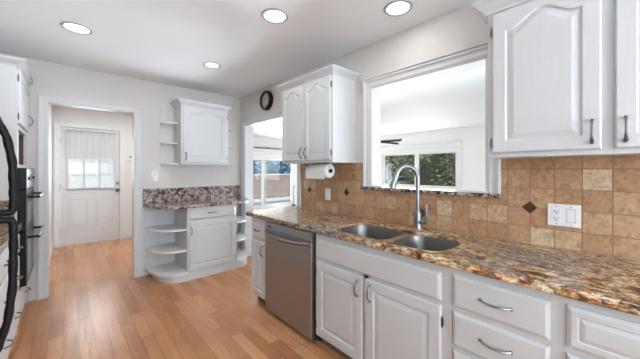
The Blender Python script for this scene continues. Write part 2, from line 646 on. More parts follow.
def arc(cx, cy, a, b, t0, t1, k=12, n=2.0):
    out = []
    for i in range(k + 1):
        t = math.radians(t0 + (t1 - t0) * i / k)
        ct, st = math.cos(t), math.sin(t)
        out.append((cx + a * math.copysign(abs(ct) ** (2 / n), ct), cy + b * math.copysign(abs(st) ** (2 / n), st)))
    return out


# ------------------------------------------------------------------ joinery helpers (local frame: x right, -y towards the viewer, z up)


def panel_loop(x0, x1, z0, z1, ins, y, A=0.0, K=28):
    a, b, c, d = x0 + ins, x1 - ins, z0 + ins, z1 - ins + (0.016 if A else 0.0)
    pts = [(a, y, c), (b, y, c)]
    for i in range(K + 1):
        s = i / K
        t = abs(2 * s - 1)
        bumpv = 0.5 * (1 + math.cos(PI * t / 0.90)) if t < 0.90 else 0.0
        pts.append((b - (b - a) * s, y, d - A * (1 - bumpv)))
    return pts


def raised_door(x0, x1, z0, z1, yb=0.0, th=0.019, fr=0.058, A=0.0):
    m = MB()
    f = yb - th
    lp = [panel_loop(x0, x1, z0, z1, 0, yb), panel_loop(x0, x1, z0, z1, 0, f + 0.006), panel_loop(x0, x1, z0, z1, 0.006, f),
          panel_loop(x0, x1, z0, z1, fr, f, A), panel_loop(x0, x1, z0, z1, fr + 0.006, f + 0.008, A),
          panel_loop(x0, x1, z0, z1, fr + 0.012, f + 0.008, A), panel_loop(x0, x1, z0, z1, fr + 0.036, f + 0.001, A)]
    m.loft(lp)
    return m


def drawer_front(x0, x1, z0, z1, yb=0.0, th=0.019, panel=False):
    m = MB()
    f = yb - th
    lp = [panel_loop(x0, x1, z0, z1, 0, yb), panel_loop(x0, x1, z0, z1, 0, f + 0.008), panel_loop(x0, x1, z0, z1, 0.013, f)]
    if panel:
        lp += [panel_loop(x0, x1, z0, z1, 0.03, f), panel_loop(x0, x1, z0, z1, 0.034, f + 0.005), panel_loop(x0, x1, z0, z1, 0.05, f - 0.001)]
    m.loft(lp)
    return m


def pull(parent, x, z, y, L=0.1, vert=True, mat='nickel', out=0.03):
    m = MB()
    n = 14
    pts, rs = [], []
    for i in range(n + 1):
        s = i / n
        o = out * math.sin(PI * s) ** 0.6 if 0 < s < 1 else 0.0
        q = (s - 0.5) * L
        pts.append((x, y - o, z + q) if vert else (x + q, y - o, z))
        rs.append(0.0042 + 0.0014 * math.sin(PI * s))
    m.tube(pts, rs, 8)
    for e in (-0.5, 0.5):
        q = e * L
        c = Vector((x, y - 0.004, z + q)) if vert else Vector((x + q, y - 0.004, z))
        m.lathe([(0.008, 0), (0.008, 0.003), (0.005, 0.005)], 10, Matrix.Translation((c.x, y + 0.0005, c.z)) @ Matrix.Rotation(PI / 2, 4, 'X'))
    return m.build('handle', M[mat], parent, True)


def drop_pull(parent, x, z, y, L=0.1):
    """slim pull with a teardrop foot"""
    m = MB()
    prof = [(0.5, 0.0), (0.49, 0.010), (0.40, 0.022), (0.15, 0.030), (-0.15, 0.028), (-0.34, 0.020), (-0.46, 0.010), (-0.5, 0.0)]
    rad = [0.0055, 0.0062, 0.0045, 0.0040, 0.0042, 0.0062, 0.0076, 0.0055]
    m.tube([(x, y - o, z + q * L) for q, o in prof], rad, 9)
    return m.build('handle', M['aged_nickel'], parent, True)


def hinge(parent, x, z, y):
    m = MB()
    m.tube([(x, y - 0.004, z - 0.028), (x, y - 0.004, z - 0.022), (x, y - 0.004, z + 0.022), (x, y - 0.004, z + 0.028)], [0.002, 0.0048, 0.0048, 0.002], 8)
    m.box(x - 0.007, x + 0.007, y - 0.003, y, z - 0.018, z + 0.018)
    return m.build('hinge', M['pewter'], parent)


def carcass(w, d, z0, z1, stiles=(), rails=(), side=0.018, stile=0.03, top=True):
    """hollow box with a face frame whose front is y = 0"""
    m = MB()
    m.box(0, side, 0.019, d, z0, z1)
    m.box(w - side, w, 0.019, d, z0, z1)
    m.box(side, w - side, d - 0.01, d, z0, z1)
    m.box(side, w - side, 0.019, d - 0.01, z0, z0 + 0.018)
    if top:
        m.box(side, w - side, 0.019, d - 0.01, z1 - 0.018, z1)
    m.box(0, stile, 0, 0.019, z0, z1)
    m.box(w - stile, w, 0, 0.019, z0, z1)
    m.box(stile, w - stile, 0, 0.019, z0, z0 + 0.03)
    m.box(stile, w - stile, 0, 0.019, z1 - 0.05, z1)
    for x in stiles:
        m.box(x - 0.02, x + 0.02, 0, 0.019, z0 + 0.03, z1 - 0.05)
    for z in rails:
        m.box(stile, w - stile, 0, 0.019, z - 0.012, z + 0.012)
    return m


CROWN = [(0.0, 0.0), (0.006, 0.0), (0.010, 0.010), (0.024, 0.022), (0.036, 0.034), (0.040, 0.040), (0.046, 0.042), (0.046, 0.056), (0.0, 0.056)]


def crown(parent, w, d, z, prof=CROWN, name='crown_moulding', right=True):
    m = MB()
    m.moulding(([(w, d)] if right else []) + [(w, 0), (0, 0), (0, d)], prof, lambda x, y, h: (x, y, z + h))
    return m.build(name, M['cab'], parent)


# ------------------------------------------------------------------ the setting
H = 2.44
XW = 1.977      # sink wall
YB = 3.98       # back wall
XL = -0.92      # left wall
YR = -3.40      # rear wall
XE = 7.70       # living room outer wall
YD = 8.14       # dining room outer wall
TW = 0.11

m = MB()
m.box(XL - 0.2, XW + TW, YR - 0.15, YD + 0.15, -0.10, 0)
struct(m.build('floor', M['floor']))
m = MB()
m.box(XW + TW, XE + 0.15, YR - 0.15, YD + 0.15, -0.10, 0)
struct(m.build('floor_living', M['bounce_floor']))  # unseen floor made pale so the light it bounces stays neutral
m = MB()
m.box(XL - 0.2, XW + TW, YR - 0.15, 6.57, H, H + 0.1)
m.box(XW + TW, XE + 0.15, YR - 0.15, YD + 0.15, H, H + 0.1)
struct(m.build('ceiling', M['ceiling']))

# back wall with doorway to the hall
DX0, DX1, DZ = -0.159, 0.600, 2.030
m = MB()
m.box(XL - 0.1, DX0, YB, YB + TW, 0, H)
m.box(DX0, DX1, YB, YB + TW, DZ, H)
m.box(DX1, XW, YB, YB + TW, 0, H)
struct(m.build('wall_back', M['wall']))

# sink wall: dining opening and pass-through
OY0, OY1, OZ = 2.510, 3.810, 1.995
PY0, PY1, PZ0, PZ1 = 0.548, 1.466, 1.145, 2.045
m = MB()
m.box(XW, XW + TW, OY1, YB + TW, 0, H)
m.box(XW, XW + TW, OY0, OY1, OZ, H)
m.box(XW, XW + TW, PY1, OY0, 0, H)
m.box(XW, XW + TW, PY0, PY1, 0, PZ0)
m.box(XW, XW + TW, PY0, PY1, PZ1, H)
m.box(XW, XW + TW, YR, PY0, 0, H)
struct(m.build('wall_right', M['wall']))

m = MB()
m.box(XL - 0.1, XL, -0.50, YB, 0, H)
m.box(XL - 0.1, XL, YR, -2.40, 0, H)
m.box(XL - 0.1, XL, -2.40, -0.50, 0, 0.35)
m.box(XL - 0.1, XL, -2.40, -0.50, 2.05, H)
struct(m.build('wall_left', M['wall']))
# rear wall behind the camera, with a window opening added for light
m = MB()
m.box(XL - 0.1, -0.40, YR - 0.1, YR, 0, H)
m.box(1.90, XW + TW, YR - 0.1, YR, 0, H)
m.box(-0.40, 1.90, YR - 0.1, YR, 0, 0.85)
m.box(-0.40, 1.90, YR - 0.1, YR, 2.2, H)
struct(m.build('wall_rear', M['wall']))

# hall
HX0, HX1, HY = -0.20, 1.85, 6.45
HD0, HD1, HDZ = -0.101, 0.733, 2.068
m = MB()
m.box(HX0 - 0.1, HX0, YB + TW, HY + 0.1, 0, H)
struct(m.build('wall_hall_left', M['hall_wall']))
m = MB()
m.box(HX1, XW + TW, YB + TW, YD, 0, H)
struct(m.build('wall_hall_right', M['hall_wall']))
m = MB()
m.box(HX0, HD0, HY, HY + 0.12, 0, H)
m.box(HD0, HD1, HY, HY + 0.12, HDZ, H)
m.box(HD1, HX1, HY, HY + 0.12, 0, H)
struct(m.build('wall_hall_far', M['hall_wall']))

# dining / living room shell
SX0, SX1, SZ = 3.60, 6.26, 2.05
m = MB()
m.box(XW + TW, SX0, YD, YD + 0.12, 0, H)
m.box(SX0, SX1, YD, YD + 0.12, SZ, H)
m.box(SX1, XE, YD, YD + 0.12, 0, H)
struct(m.build('wall_dining_far', M['living_wall']))
WY0, WY1, WZ0, WZ1 = 2.84, 5.24, 0.82, 1.84
m = MB()
m.box(XE, XE + 0.12, YR, WY0, 0, H)
m.box(XE, XE + 0.12, WY0, WY1, 0, WZ0)
m.box(XE, XE + 0.12, WY0, WY1, WZ1, H)
m.box(XE, XE + 0.12, WY1, YD + 0.12, 0, H)
struct(m.build('wall_living_far', M['living_wall']))
m = MB()
m.box(XW + TW, 3.0, YR - 0.1, YR, 0, H)
m.box(7.0, XE + 0.12, YR - 0.1, YR, 0, H)
m.box(3.0, 7.0, YR - 0.1, YR, 0, 0.7)
m.box(3.0, 7.0, YR - 0.1, YR, 2.3, H)
struct(m.build('wall_living_near', M['living_wall']))
# white skin of the partition on the living side
m = MB()
xx = XW + TW
m.box(xx, xx + 0.012, OY1, YD, 0, H)
m.box(xx, xx + 0.012, OY0, OY1, OZ, H)
m.box(xx, xx + 0.012, PY1, OY0, 0, H)
m.box(xx, xx + 0.012, PY0, PY1, 0, PZ0)
m.box(xx, xx + 0.012, PY0, PY1, PZ1, H)
m.box(xx, xx + 0.012, YR, PY0, 0, H)
struct(m.build('wall_living_partition', M['living_wall']))

CASING = [(0.0, 0.0), (0.0, 0.010), (0.012, 0.013), (0.018, 0.011), (0.045, 0.015), (0.052, 0.019), (0.066, 0.019), (0.068, 0.0)]
# doorway casing on back wall, jamb lining
m = MB()
m.moulding([(DX0, 0), (DX0, DZ), (DX1, DZ), (DX1, 0)], CASING, lambda a, b, h: (a, YB - h, b))
m.box(DX0, DX0 + 0.012, YB - 0.008, YB + TW + 0.008, 0, DZ)
m.box(DX1 - 0.012, DX1, YB - 0.008, YB + TW + 0.008, 0, DZ)
m.box(DX0 + 0.012, DX1 - 0.012, YB - 0.008, YB + TW + 0.008, DZ - 0.012, DZ)
struct(m.build('trim_1', M['casing']))
# dining opening casing and lining
m = MB()
CAS2 = [(0.0, 0.0), (0.0, 0.012), (0.02, 0.015), (0.026, 0.013), (0.062, 0.018), (0.070, 0.024), (0.088, 0.024), (0.090, 0.0)]
m.moulding([(OY0, 0), (OY0, OZ), (OY1, OZ), (OY1, 0)], [(o * (0.75), h) for o, h in CAS2], lambda a, b, h: (XW - h, a, b))
m.box(XW - 0.008, XW + TW + 0.02, OY0, OY0 + 0.012, 0, OZ)
m.box(XW - 0.008, XW + TW + 0.02, OY1 - 0.012, OY1, 0, OZ)
m.box(XW - 0.008, XW + TW + 0.02, OY0 + 0.012, OY1 - 0.012, OZ - 0.012, OZ)
struct(m.build('trim_2', M['casing']))
# pass-through casing
m = MB()
CAS3 = [(0.0, 0.0), (0.0, 0.012), (0.016, 0.016), (0.024, 0.013), (0.044, 0.015), (0.052, 0.022), (0.060, 0.026), (0.072, 0.026), (0.075, 0.0)]
m.moulding([(PY0, 1.171), (PY0, PZ1), (PY1, PZ1), (PY1, 1.171)], CAS3, lambda a, b, h: (XW - h, a, b))
m.box(XW - 0.034, XW, PY0 - 0.082, PY1 + 0.082, PZ1 + 0.074, PZ1 + 0.088, 0.003)
m.box(XW - 0.008, XW + TW + 0.02, PY0, PY0 + 0.012, 1.171, PZ1)
m.box(XW - 0.008, XW + TW + 0.02, PY1 - 0.012, PY1, 1.171, PZ1)
m.box(XW - 0.008, XW + TW + 0.02, PY0 + 0.012, PY1 - 0.012, PZ1 - 0.012, PZ1)
struct(m.build('trim_3', M['casing']))
# hall baseboards
m = MB()
m.box(HX0, HX0 + 0.014, YB + TW, HY, 0, 0.10, 0.003)
struct(m.build('baseboard_hall_left', M['trim']))
m = MB()
m.box(HD1 + 0.11, HX1, HY - 0.014, HY, 0, 0.10, 0.003)
struct(m.build('baseboard_hall_far', M['trim']))
m = MB()
m.box(2.10, SX0 - 0.08, YD - 0.014, YD, 0, 0.10, 0.003)
struct(m.build('baseboard_dining', M['trim']))

# ---- hall exterior door
m = MB()
m.moulding([(HD0, 0), (HD0, HDZ), (HD1, HDZ), (HD1, 0)], [(o * 1.15, h) for o, h in CASING], lambda a, b, h: (a, HY - h, b))
struct(m.build('trim_4', M['trim']))
door = MB()
dw_ = HD1 - HD0 - 0.008
LX0, LX1, LZ0, LZ1 = -0.005, 0.645, 0.985, 1.955      # glazed light
yf, yb = HY + 0.012, HY + 0.052


def wx(x):
    return x


door.box(HD0 + 0.004, LX0, yf, yb, 0.012, HDZ - 0.004)
door.box(LX1, HD1 - 0.004, yf, yb, 0.012, HDZ - 0.004)
door.box(LX0, LX1, yf, yb, LZ1, HDZ - 0.004)
door.box(LX0, LX1, yf, yb, 0.012, LZ0)
for (a, b) in ((0.005, 0.262), (0.375, 0.640)):
    z0, z1 = 0.285, 0.815
    lp = [panel_loop(a, b, z0, z1, 0, yf + 0.004), panel_loop(a, b, z0, z1, 0.006, yf - 0.007), panel_loop(a, b, z0, z1, 0.014, yf - 0.007),
          panel_loop(a, b, z0, z1, 0.024, yf - 0.002), panel_loop(a, b, z0, z1, 0.034, yf - 0.002), panel_loop(a, b, z0, z1, 0.06, yf - 0.006)]
    door.loft(lp)
hd = struct(door.build('door_1', M['door']))
m = MB()
m.moulding([(LX0, LZ0), (LX0, LZ1), (LX1, LZ1), (LX1, LZ0), (LX0, LZ0)], [(0.022, 0.0), (0.018, 0.009), (0.0, 0.012), (-0.012, 0.004), (-0.012, -0.01), (0.022, -0.01)],
           lambda a, b, h: (a, yf - h, b))
for i in (1, 2):
    x = LX0 + (LX1 - LX0) * i / 3
    m.box(x - 0.011, x + 0.011, yf + 0.004, yf + 0.03, LZ0, LZ1)
for i in (1, 2, 3):
    z = LZ0 + (LZ1 - LZ0) * i / 4
    m.box(LX0, LX1, yf + 0.005, yf + 0.029, z - 0.011, z + 0.011)
m.build('glazing_frame', M['door'], hd)
m = MB()
m.box(LX0, LX1, yf + 0.034, yf + 0.038, LZ0, LZ1)
m.build('pane', M['glass'], hd)
m = MB()
ym = Matrix.Translation((0.692, yf, 0.935)) @ Matrix.Rotation(PI / 2, 4, 'X')
m.lathe([(0.032, 0), (0.032, 0.006), (0.012, 0.012), (0.011, 0.035), (0.026, 0.045), (0.030, 0.058), (0.024, 0.070), (0.008, 0.075)], 20, ym)
m.build('knob', M['pewter'], hd, True, 'dark metal door knob')
m = MB()
ym = Matrix.Translation((0.692, yf, 1.07)) @ Matrix.Rotation(PI / 2, 4, 'X')
m.lathe([(0.028, 0), (0.028, 0.010), (0.022, 0.018), (0.008, 0.020)], 20, ym)
m.build('deadbolt', M['nickel'], hd, True)
for z in (0.25, 1.03, 1.82):
    m = MB()
    m.box(HD0 - 0.004, HD0 + 0.008, yf - 0.008, yf, z - 0.045, z + 0.045, 0.002)
    m.build('hinge', M['nickel'], hd)

# sheer curtain on the door light
ct = thing('door_curtain', 'white sheer curtain covering the window of the hall door', 'curtain', (0.32, HY - 0.02, 0.97))
m = MB()
nx = 60
for (zz0, zz1) in ((0.012, 1.03),):
    top, bot = [], []
    for i in range(nx + 1):
        s = i / nx
        x = -0.335 + 0.67 * s
        y = 0.004 * math.sin(s * 60) + 0.002 * math.sin(s * 23 + 1)
        top.append((x, y, zz1))
        bot.append((x, y * 1.3, zz0))
    vs0 = [m.bm.verts.new(p) for p in bot]
    vs1 = [m.bm.verts.new(p) for p in top]
    for i in range(nx):
        m.bm.faces.new((vs0[i], vs0[i + 1], vs1[i + 1], vs1[i]))
m.build('fabric', M['sheer'], ct, True)
m = MB()
vs0, vs1 = [], []
for i in range(nx + 1):
    x = -0.338 + 0.676 * i / nx
    y = -0.010 + 0.005 * math.sin(i * 0.9)
    vs0.append(m.bm.verts.new((x, y, 0.545)))
    vs1.append(m.bm.verts.new((x, y * 0.8, 1.03)))
for i in range(nx):
    m.bm.faces.new((vs0[i], vs0[i + 1], vs1[i + 1], vs1[i]))
m.build('upper_layer', M['shade'], ct, True)
for z in (0.008, 1.035):
    m = MB()
    m.tube([(-0.35, 0, z), (0.35, 0, z)], 0.005, 8)
    m.build('rod', M['nickel'], ct)
# thermostat and hall switch
th_ = thing('thermostat', 'small pale thermostat on the hall wall right of the door', 'thermostat', (0.905, HY, 1.555))
m = MB()
m.box(-0.045, 0.045, -0.024, 0, -0.055, 0.055, 0.005, 2)
m.build('case', M['plastic'], th_)
m = MB()
m.box(-0.026, 0.026, -0.026, -0.0235, 0.004, 0.036)
m.build('display', speck('grey_display', (0.25, 0.27, 0.25), (0.3, 0.32, 0.3), 0.2, 10), th_)

# ---- living room window
w1 = bpy.data.objects.new('window_1', None)
w1.location = (XE, 4.04, WZ0)
C.objects.link(w1)
struct(w1)
m = MB()          # local: x out of room, y along wall
hw = (WY1 - WY0) / 2
hh = WZ1 - WZ0
m.moulding([(-hw, -0.0), (-hw, hh), (hw, hh), (hw, 0.0)], [(0.0, 0.0), (0.0, 0.018), (0.09, 0.022), (0.10, 0.0)], lambda a, b, h: (-h, a, b))
m.box(-0.03, 0, -hw - 0.10, hw + 0.10, hh + 0.10, hh + 0.20)
m.moulding([(-hw - 0.10, hh + 0.20), (hw + 0.10, hh + 0.20)], [(0.0, 0.0), (0.0, 0.03), (0.015, 0.035), (0.04, 0.06), (0.05, 0.075), (0.065, 0.075), (0.065, 0.0)], lambda a, b, h: (-h, a, b))
m.box(-0.05, 0.0, -hw - 0.12, hw + 0.12, -0.03, 0.0, 0.004)
m.build('window_casing', M['trim'], w1)
m = MB()
for a, b in ((-hw, -hw + 0.075), (-0.065, 0.065), (hw - 0.075, hw)):
    m.box(0.015, 0.075, a, b, 0, hh)
for a, b in ((-hw + 0.075, -0.065), (0.065, hw - 0.075)):
    m.box(0.015, 0.075, a, b, 0, 0.05)
    m.box(0.015, 0.075, a, b, hh - 0.05, hh)
m.build('window_frame', M['trim'], w1)
for a, b in ((-hw + 0.075, -0.065), (0.065, hw - 0.075)):
    m = MB()
    m.box(0.043, 0.048, a, b, 0.05, hh - 0.05)
    m.build('pane', M['glass'], w1)

# ---- unseen rear and near-side windows, added as openings for the fill light
for nm, x0, x1, z0, z1 in (('added_window_2', -0.40, 1.90, 0.85, 2.2), ('added_window_3', 3.0, 7.0, 0.7, 2.3)):
    m = MB()
    yy = YR - 0.06
    m.box(x0, x0 + 0.05, yy, yy + 0.05, z0, z1)
    m.box(x1 - 0.05, x1, yy, yy + 0.05, z0, z1)
    m.box(x0 + 0.05, x1 - 0.05, yy, yy + 0.05, z0, z0 + 0.05)
    m.box(x0 + 0.05, x1 - 0.05, yy, yy + 0.05, z1 - 0.05, z1)
    xm = (x0 + x1) / 2
    m.box(xm - 0.03, xm + 0.03, yy, yy + 0.05, z0 + 0.05, z1 - 0.05)
    wo = struct(m.build(nm, M['trim']))
    m = MB()
    m.box(x0 + 0.05, x1 - 0.05, yy + 0.022, yy + 0.026, z0 + 0.05, z1 - 0.05)
    m.build('pane', M['glass'], wo)

m = MB()
for a, b, z0, z1 in ((-2.40, -2.35, 0.35, 2.05), (-0.55, -0.50, 0.35, 2.05), (-1.48, -1.42, 0.40, 2.0), (-2.35, -0.55, 0.35, 0.40), (-2.35, -0.55, 2.0, 2.05)):
    m.box(XL - 0.07, XL - 0.02, a, b, z0, z1)
wo = struct(m.build('added_window_4', M['trim']))  # unseen window added to go with the left fill light
m = MB()
m.box(XL - 0.047, XL - 0.043, -2.35, -0.55, 0.40, 2.0)
m.build('pane', M['glass'], wo)

# ---- sliding glass door
d2 = bpy.data.objects.new('door_2', None)
d2.location = (0, YD, 0)
C.objects.link(d2)
struct(d2)
m = MB()
m.box(SX0, SX0 + 0.06, 0.0, 0.10, 0, SZ)
m.box(SX1 - 0.06, SX1, 0.0, 0.10, 0, SZ)
m.box(SX0 + 0.06, SX1 - 0.06, 0.0, 0.10, SZ - 0.06, SZ)
m.box(SX0 + 0.06, SX1 - 0.06, 0.0, 0.10, 0, 0.04)
m.build('door_frame', M['trim'], d2)
m = MB()
m.moulding([(SX0, 0), (SX0, SZ), (SX1, SZ), (SX1, 0)], CASING, lambda a, b, h: (a, -h, b))
m.build('door_casing', M['trim'], d2)
for nm, a, b, y in (('sliding_panel', SX0 + 0.06, 5.045, 0.052), ('fixed_panel', 4.83, SX1 - 0.06, 0.012)):
    m = MB()
    m.box(a, a + 0.10, y, y + 0.035, 0.04, SZ - 0.06)
    m.box(b - 0.10, b, y, y + 0.035, 0.04, SZ - 0.06)
    m.box(a + 0.10, b - 0.10, y, y + 0.035, 0.04, 0.13)
    m.box(a + 0.10, b - 0.10, y, y + 0.035, SZ - 0.13, SZ - 0.06)
    p = m.build(nm, M['trim'], d2)
    m = MB()
    m.box(a + 0.10, b - 0.10, y + 0.016, y + 0.02, 0.13, SZ - 0.13)
    m.build('pane', M['glass'], p)

# ------------------------------------------------------------------ KITCHEN: sink run (local x -> -Y, front -> -X)
XF = 1.366          # face frame plane
DEP = 0.595
ZT = 0.850          # underside of granite
TK = 0.085          # toe space
RZ = -PI / 2
GB = 'base cabinets under the sink counter'


def toe(parent, w, mat='toekick', setback=0.06, h=TK):
    m = MB()
    m.box(0.002, w - 0.002, setback, setback + 0.016, 0.0, h)
    return m.build('toe_board', M[mat], parent)


# narrow end cabinet
w = 2.482 - 2.206
c = thing('base_cabinet', 'narrow white base cabinet with one drawer and door, left of the dishwasher', 'cabinet', (XF, 2.482, 0), RZ, GB)
carcass(w, DEP, TK, ZT, rails=(0.645,), stile=0.02).build('body', M['cab'], c)
toe(c, w)
d = drawer_front(0.012, w - 0.010, 0.665, 0.800, th=0.018).build('drawer', M['cab_h'], c)
pull(d, w / 2, 0.735, -0.018, 0.085, False, 'pewter')
d = raised_door(0.012, w - 0.010, 0.105, 0.632, th=0.018, fr=0.048).build('door', M['cab'], c)
pull(d, w - 0.045, 0.55, -0.018, 0.095, True, 'pewter')
for z in (0.17, 0.56):
    hinge(d, 0.009, z, -0.004)

# dishwasher
w = 2.198 - 1.542
dwz = thing('dishwasher', 'stainless steel dishwasher with bowed bar handle between white base cabinets', 'dishwasher', (XF, 2.200, 0), RZ)
m = MB()
m.box(0.004, w, 0.012, 0.57, 0.02, 0.846)
m.build('tub', M['dark'], dwz)
m = MB()
lp = []
for ins, y in ((0.0, 0.010), (0.0, -0.020), (0.002, -0.024), (0.006, -0.026)):
    lp.append(panel_loop(0.004, w, 0.035, 0.768, ins, y))
m.loft(lp)
m.build('door', M['steel'], dwz)
m = MB()
m.box(0.004, w, -0.026, 0.010, 0.772, 0.842, 0.004, 2)
cp = m.build('control_panel', M['steel'], dwz)
m = MB()
m.box(0.045, 0.115, -0.0272, -0.0255, 0.800, 0.812)
m.build('badge', M['dark_metal'], cp, label='small dark maker badge')
m = MB()
pts = []
for i in range(17):
    s = i / 16
    pts.append((0.03 + (w - 0.056) * s, -0.026 - 0.056 * math.sin(PI * s) ** 0.6, 0.752 - 0.012 * math.sin(PI * s)))
m.tube(pts, [0.013] * 17, 10, 1.35)
m.build('handle', M['faucet'], dwz, True)
m = MB()
ov = superellipse(w - 0.075, 0.115, 0.024, 0.009, 2.0, 24)
m.loft([[(x, -0.0262, z) for x, z in ov], [(x, -0.0272, z) for x, z in ov]])
m.tube([(w - 0.095 + 0.04 * i / 8, -0.0275, 0.112 + 0.006 * math.sin(i * 1.2)) for i in range(9)], 0.0011, 6)
m.build('logo', M['nickel'], dwz)
m = MB()
m.box(0.004, w, 0.06, 0.075, 0.0, 0.035)
m.build('toe_board', M['dark'], dwz)

# sink cabinet
y1 = 1.520
w = y1 - 0.560
c = thing('base_cabinet', 'white sink base cabinet with wide false front over two raised-panel doors', 'cabinet', (XF, y1, 0), RZ, GB)
carcass(w, DEP, TK, ZT, rails=(0.655,), stiles=(w / 2 - 0.01,), stile=0.028, top=False).build('body', M['cab'], c)
toe(c, w)
drawer_front(0.022, w - 0.022, 0.668, 0.808, th=0.018).build('false_front', M['cab_h'], c)
d = raised_door(0.022, 0.448, 0.105, 0.645, th=0.018).build('door', M['cab'], c)
pull(d, 0.412, 0.565, -0.018, 0.098, True, 'nickel')
for z in (0.17, 0.575):
    hinge(d, 0.018, z, -0.004)
d = raised_door(0.476, w - 0.022, 0.105, 0.645, th=0.018).build('door', M['cab'], c)
pull(d, 0.512, 0.565, -0.018, 0.098, True, 'nickel')
for z in (0.17, 0.565):
    hinge(d, w - 0.018, z, -0.004)

# drawer stack
w = 0.560 - 0.142
c = thing('base_cabinet', 'white base cabinet with a stack of drawers, right of the sink cabinet', 'cabinet', (XF, 0.560, 0), RZ, GB)
carcass(w, DEP, TK, ZT, rails=(0.652, 0.468, 0.285), stile=0.03).build('body', M['cab'], c)
toe(c, w)
for a, b in ((0.665, 0.815), (0.480, 0.640), (0.297, 0.456), (0.110, 0.273)):
    d = drawer_front(0.036, w - 0.024, a, b, th=0.018).build('drawer', M['cab_h'], c)
    pull(d, w / 2 + 0.005, (a + b) / 2, -0.018, 0.115, False, 'nickel')

# right end cabinet
w = 0.60
c = thing('base_cabinet', 'white base cabinet with wide panelled drawers at the right end of the counter', 'cabinet', (XF, 0.142, 0), RZ, GB)
carcass(w, DEP, TK, ZT, rails=(0.652, 0.38), stile=0.03).build('body', M['cab'], c)
toe(c, w)
for a, b in ((0.665, 0.818), (0.392, 0.640), (0.110, 0.368)):
    d = drawer_front(0.024, w - 0.024, a, b, th=0.018, panel=True).build('drawer', M['cab_h'], c)
    pull(d, w / 2, (a + b) / 2, -0.020, 0.115, False, 'nickel')

# granite counter with sink cut-out
SKX0, SKX1, SKY0, SKY1 = 1.405, 1.795, 0.585, 1.385
ct = thing('countertop', 'long rust and black granite counter holding the double sink', 'countertop', (1.65, 1.0, ZT))
ox, oy = -1.65, -1.0


def lobes(g=0.0):
    """double-bowl outline, slightly waisted at the divider"""
    L = arc(1.594, 1.165, 0.192 + g, 0.245 + g, 8, 172, 28, 3.6)
    R = arc(1.584, 0.785, 0.184 + g, 0.180 + g, 188, 352, 28, 3.6)
    return L + R


outer = [(1.336, -0.46), (1.336, 2.55)] + [(1.336 + 0.05 - 0.05 * math.cos(t), 2.55 + 0.05 * math.sin(t)) for t in [PI / 2 * i / 6 for i in range(1, 7)]] + [(1.966, 2.60), (1.966, -0.46)]
m = MB()
m.plate([(x + ox, y + oy) for x, y in outer], [[(x + ox, y + oy) for x, y in lobes()]], 0.0, 0.040, 0.007)
m.build('slab', M['granite'], ct)

sk = thing('sink', 'stainless steel double-bowl sink set in the granite counter', 'sink', (1.60, 0.972, ZT))


def bowl(cx, cy, a, b, n, depth, zt=0.026):
    lps = []
    for z, ins in ((zt, 0), (zt - 0.008, 0.003), (-depth + 0.05, 0.014), (-depth + 0.018, 0.026), (-depth + 0.004, 0.05), (-depth, 0.085)):
        lps.append([(x, y, z) for x, y in superellipse(cx, cy, a - ins, b - ins, n, 48)])
    return lps


bl = [(-0.006, 0.215, 0.182, 0.212), (-0.016, -0.201, 0.174, 0.158)]
for cx, cy, a, b in bl:
    nm = MB()
    nm.loft(bowl(cx, cy, a, b, 3.6, 0.17), cap0=False)
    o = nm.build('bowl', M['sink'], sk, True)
    nm = MB()
    nm.lathe([(0.045, 0.002), (0.040, 0.006), (0.034, 0.003), (0.02, 0.001), (0.004, 0.001)], 24, Matrix.Translation((cx + 0.02, cy, -0.17)))
    nm.build('drain', M['nickel'], o, True)
m = MB()
m.plate([(x - 1.60, y - 0.972) for x, y in lobes(-0.0015)], [superellipse(cx, cy, a, b, 3.6, 48) for cx, cy, a, b in bl], 0.020, 0.0262, 0.0)
m.build('rim', M['sink_rim'], sk)

# faucet
ft = thing('faucet', 'brushed nickel gooseneck faucet with pull-down head behind the sink', 'faucet', (1.880, 0.975, 0.890))
m = MB()
m.lathe([(0.033, 0.0), (0.033, 0.006), (0.028, 0.014), (0.027, 0.03), (0.029, 0.09), (0.027, 0.115), (0.018, 0.135)], 24)
m.build('body', M['faucet'], ft, True)
m = MB()
dirv = Vector((-0.80, 0.60, 0)).normalized()
pts = [(0, 0, 0.12), (0, 0, 0.20), (0, 0, 0.30), (0, 0, 0.362)]
R_ = 0.084
for i in range(1, 15):
    t = PI * i / 14 * 0.92
    q = dirv * (R_ - R_ * math.cos(t))
    pts.append((q.x, q.y, 0.362 + R_ * math.sin(t) * 1.1))
m.tube(pts, 0.0148, 14)
m.build('spout', M['faucet'], ft, True)
m = MB()
e = Vector(pts[-1])
dn = (Vector(pts[-1]) - Vector(pts[-2])).normalized()
m.tube([e, e + dn * 0.012, e + dn * 0.03, e + dn * 0.075, e + dn * 0.092, e + dn * 0.094], [0.0155, 0.0175, 0.0175, 0.024, 0.024, 0.018], 14)
m.build('spray_head', M['faucet'], ft, True)
m = MB()
m.tube([(0.0, -0.018, 0.052), (0.0, -0.040, 0.055), (0.0, -0.058, 0.058)], [0.021, 0.022, 0.019], 14)
m.tube([(0.0, -0.050, 0.060), (-0.002, -0.064, 0.085), (-0.003, -0.066, 0.125), (-0.003, -0.064, 0.175)], [0.015, 0.012, 0.0095, 0.0115], 12)
m.build('lever', M['faucet'], ft, True)

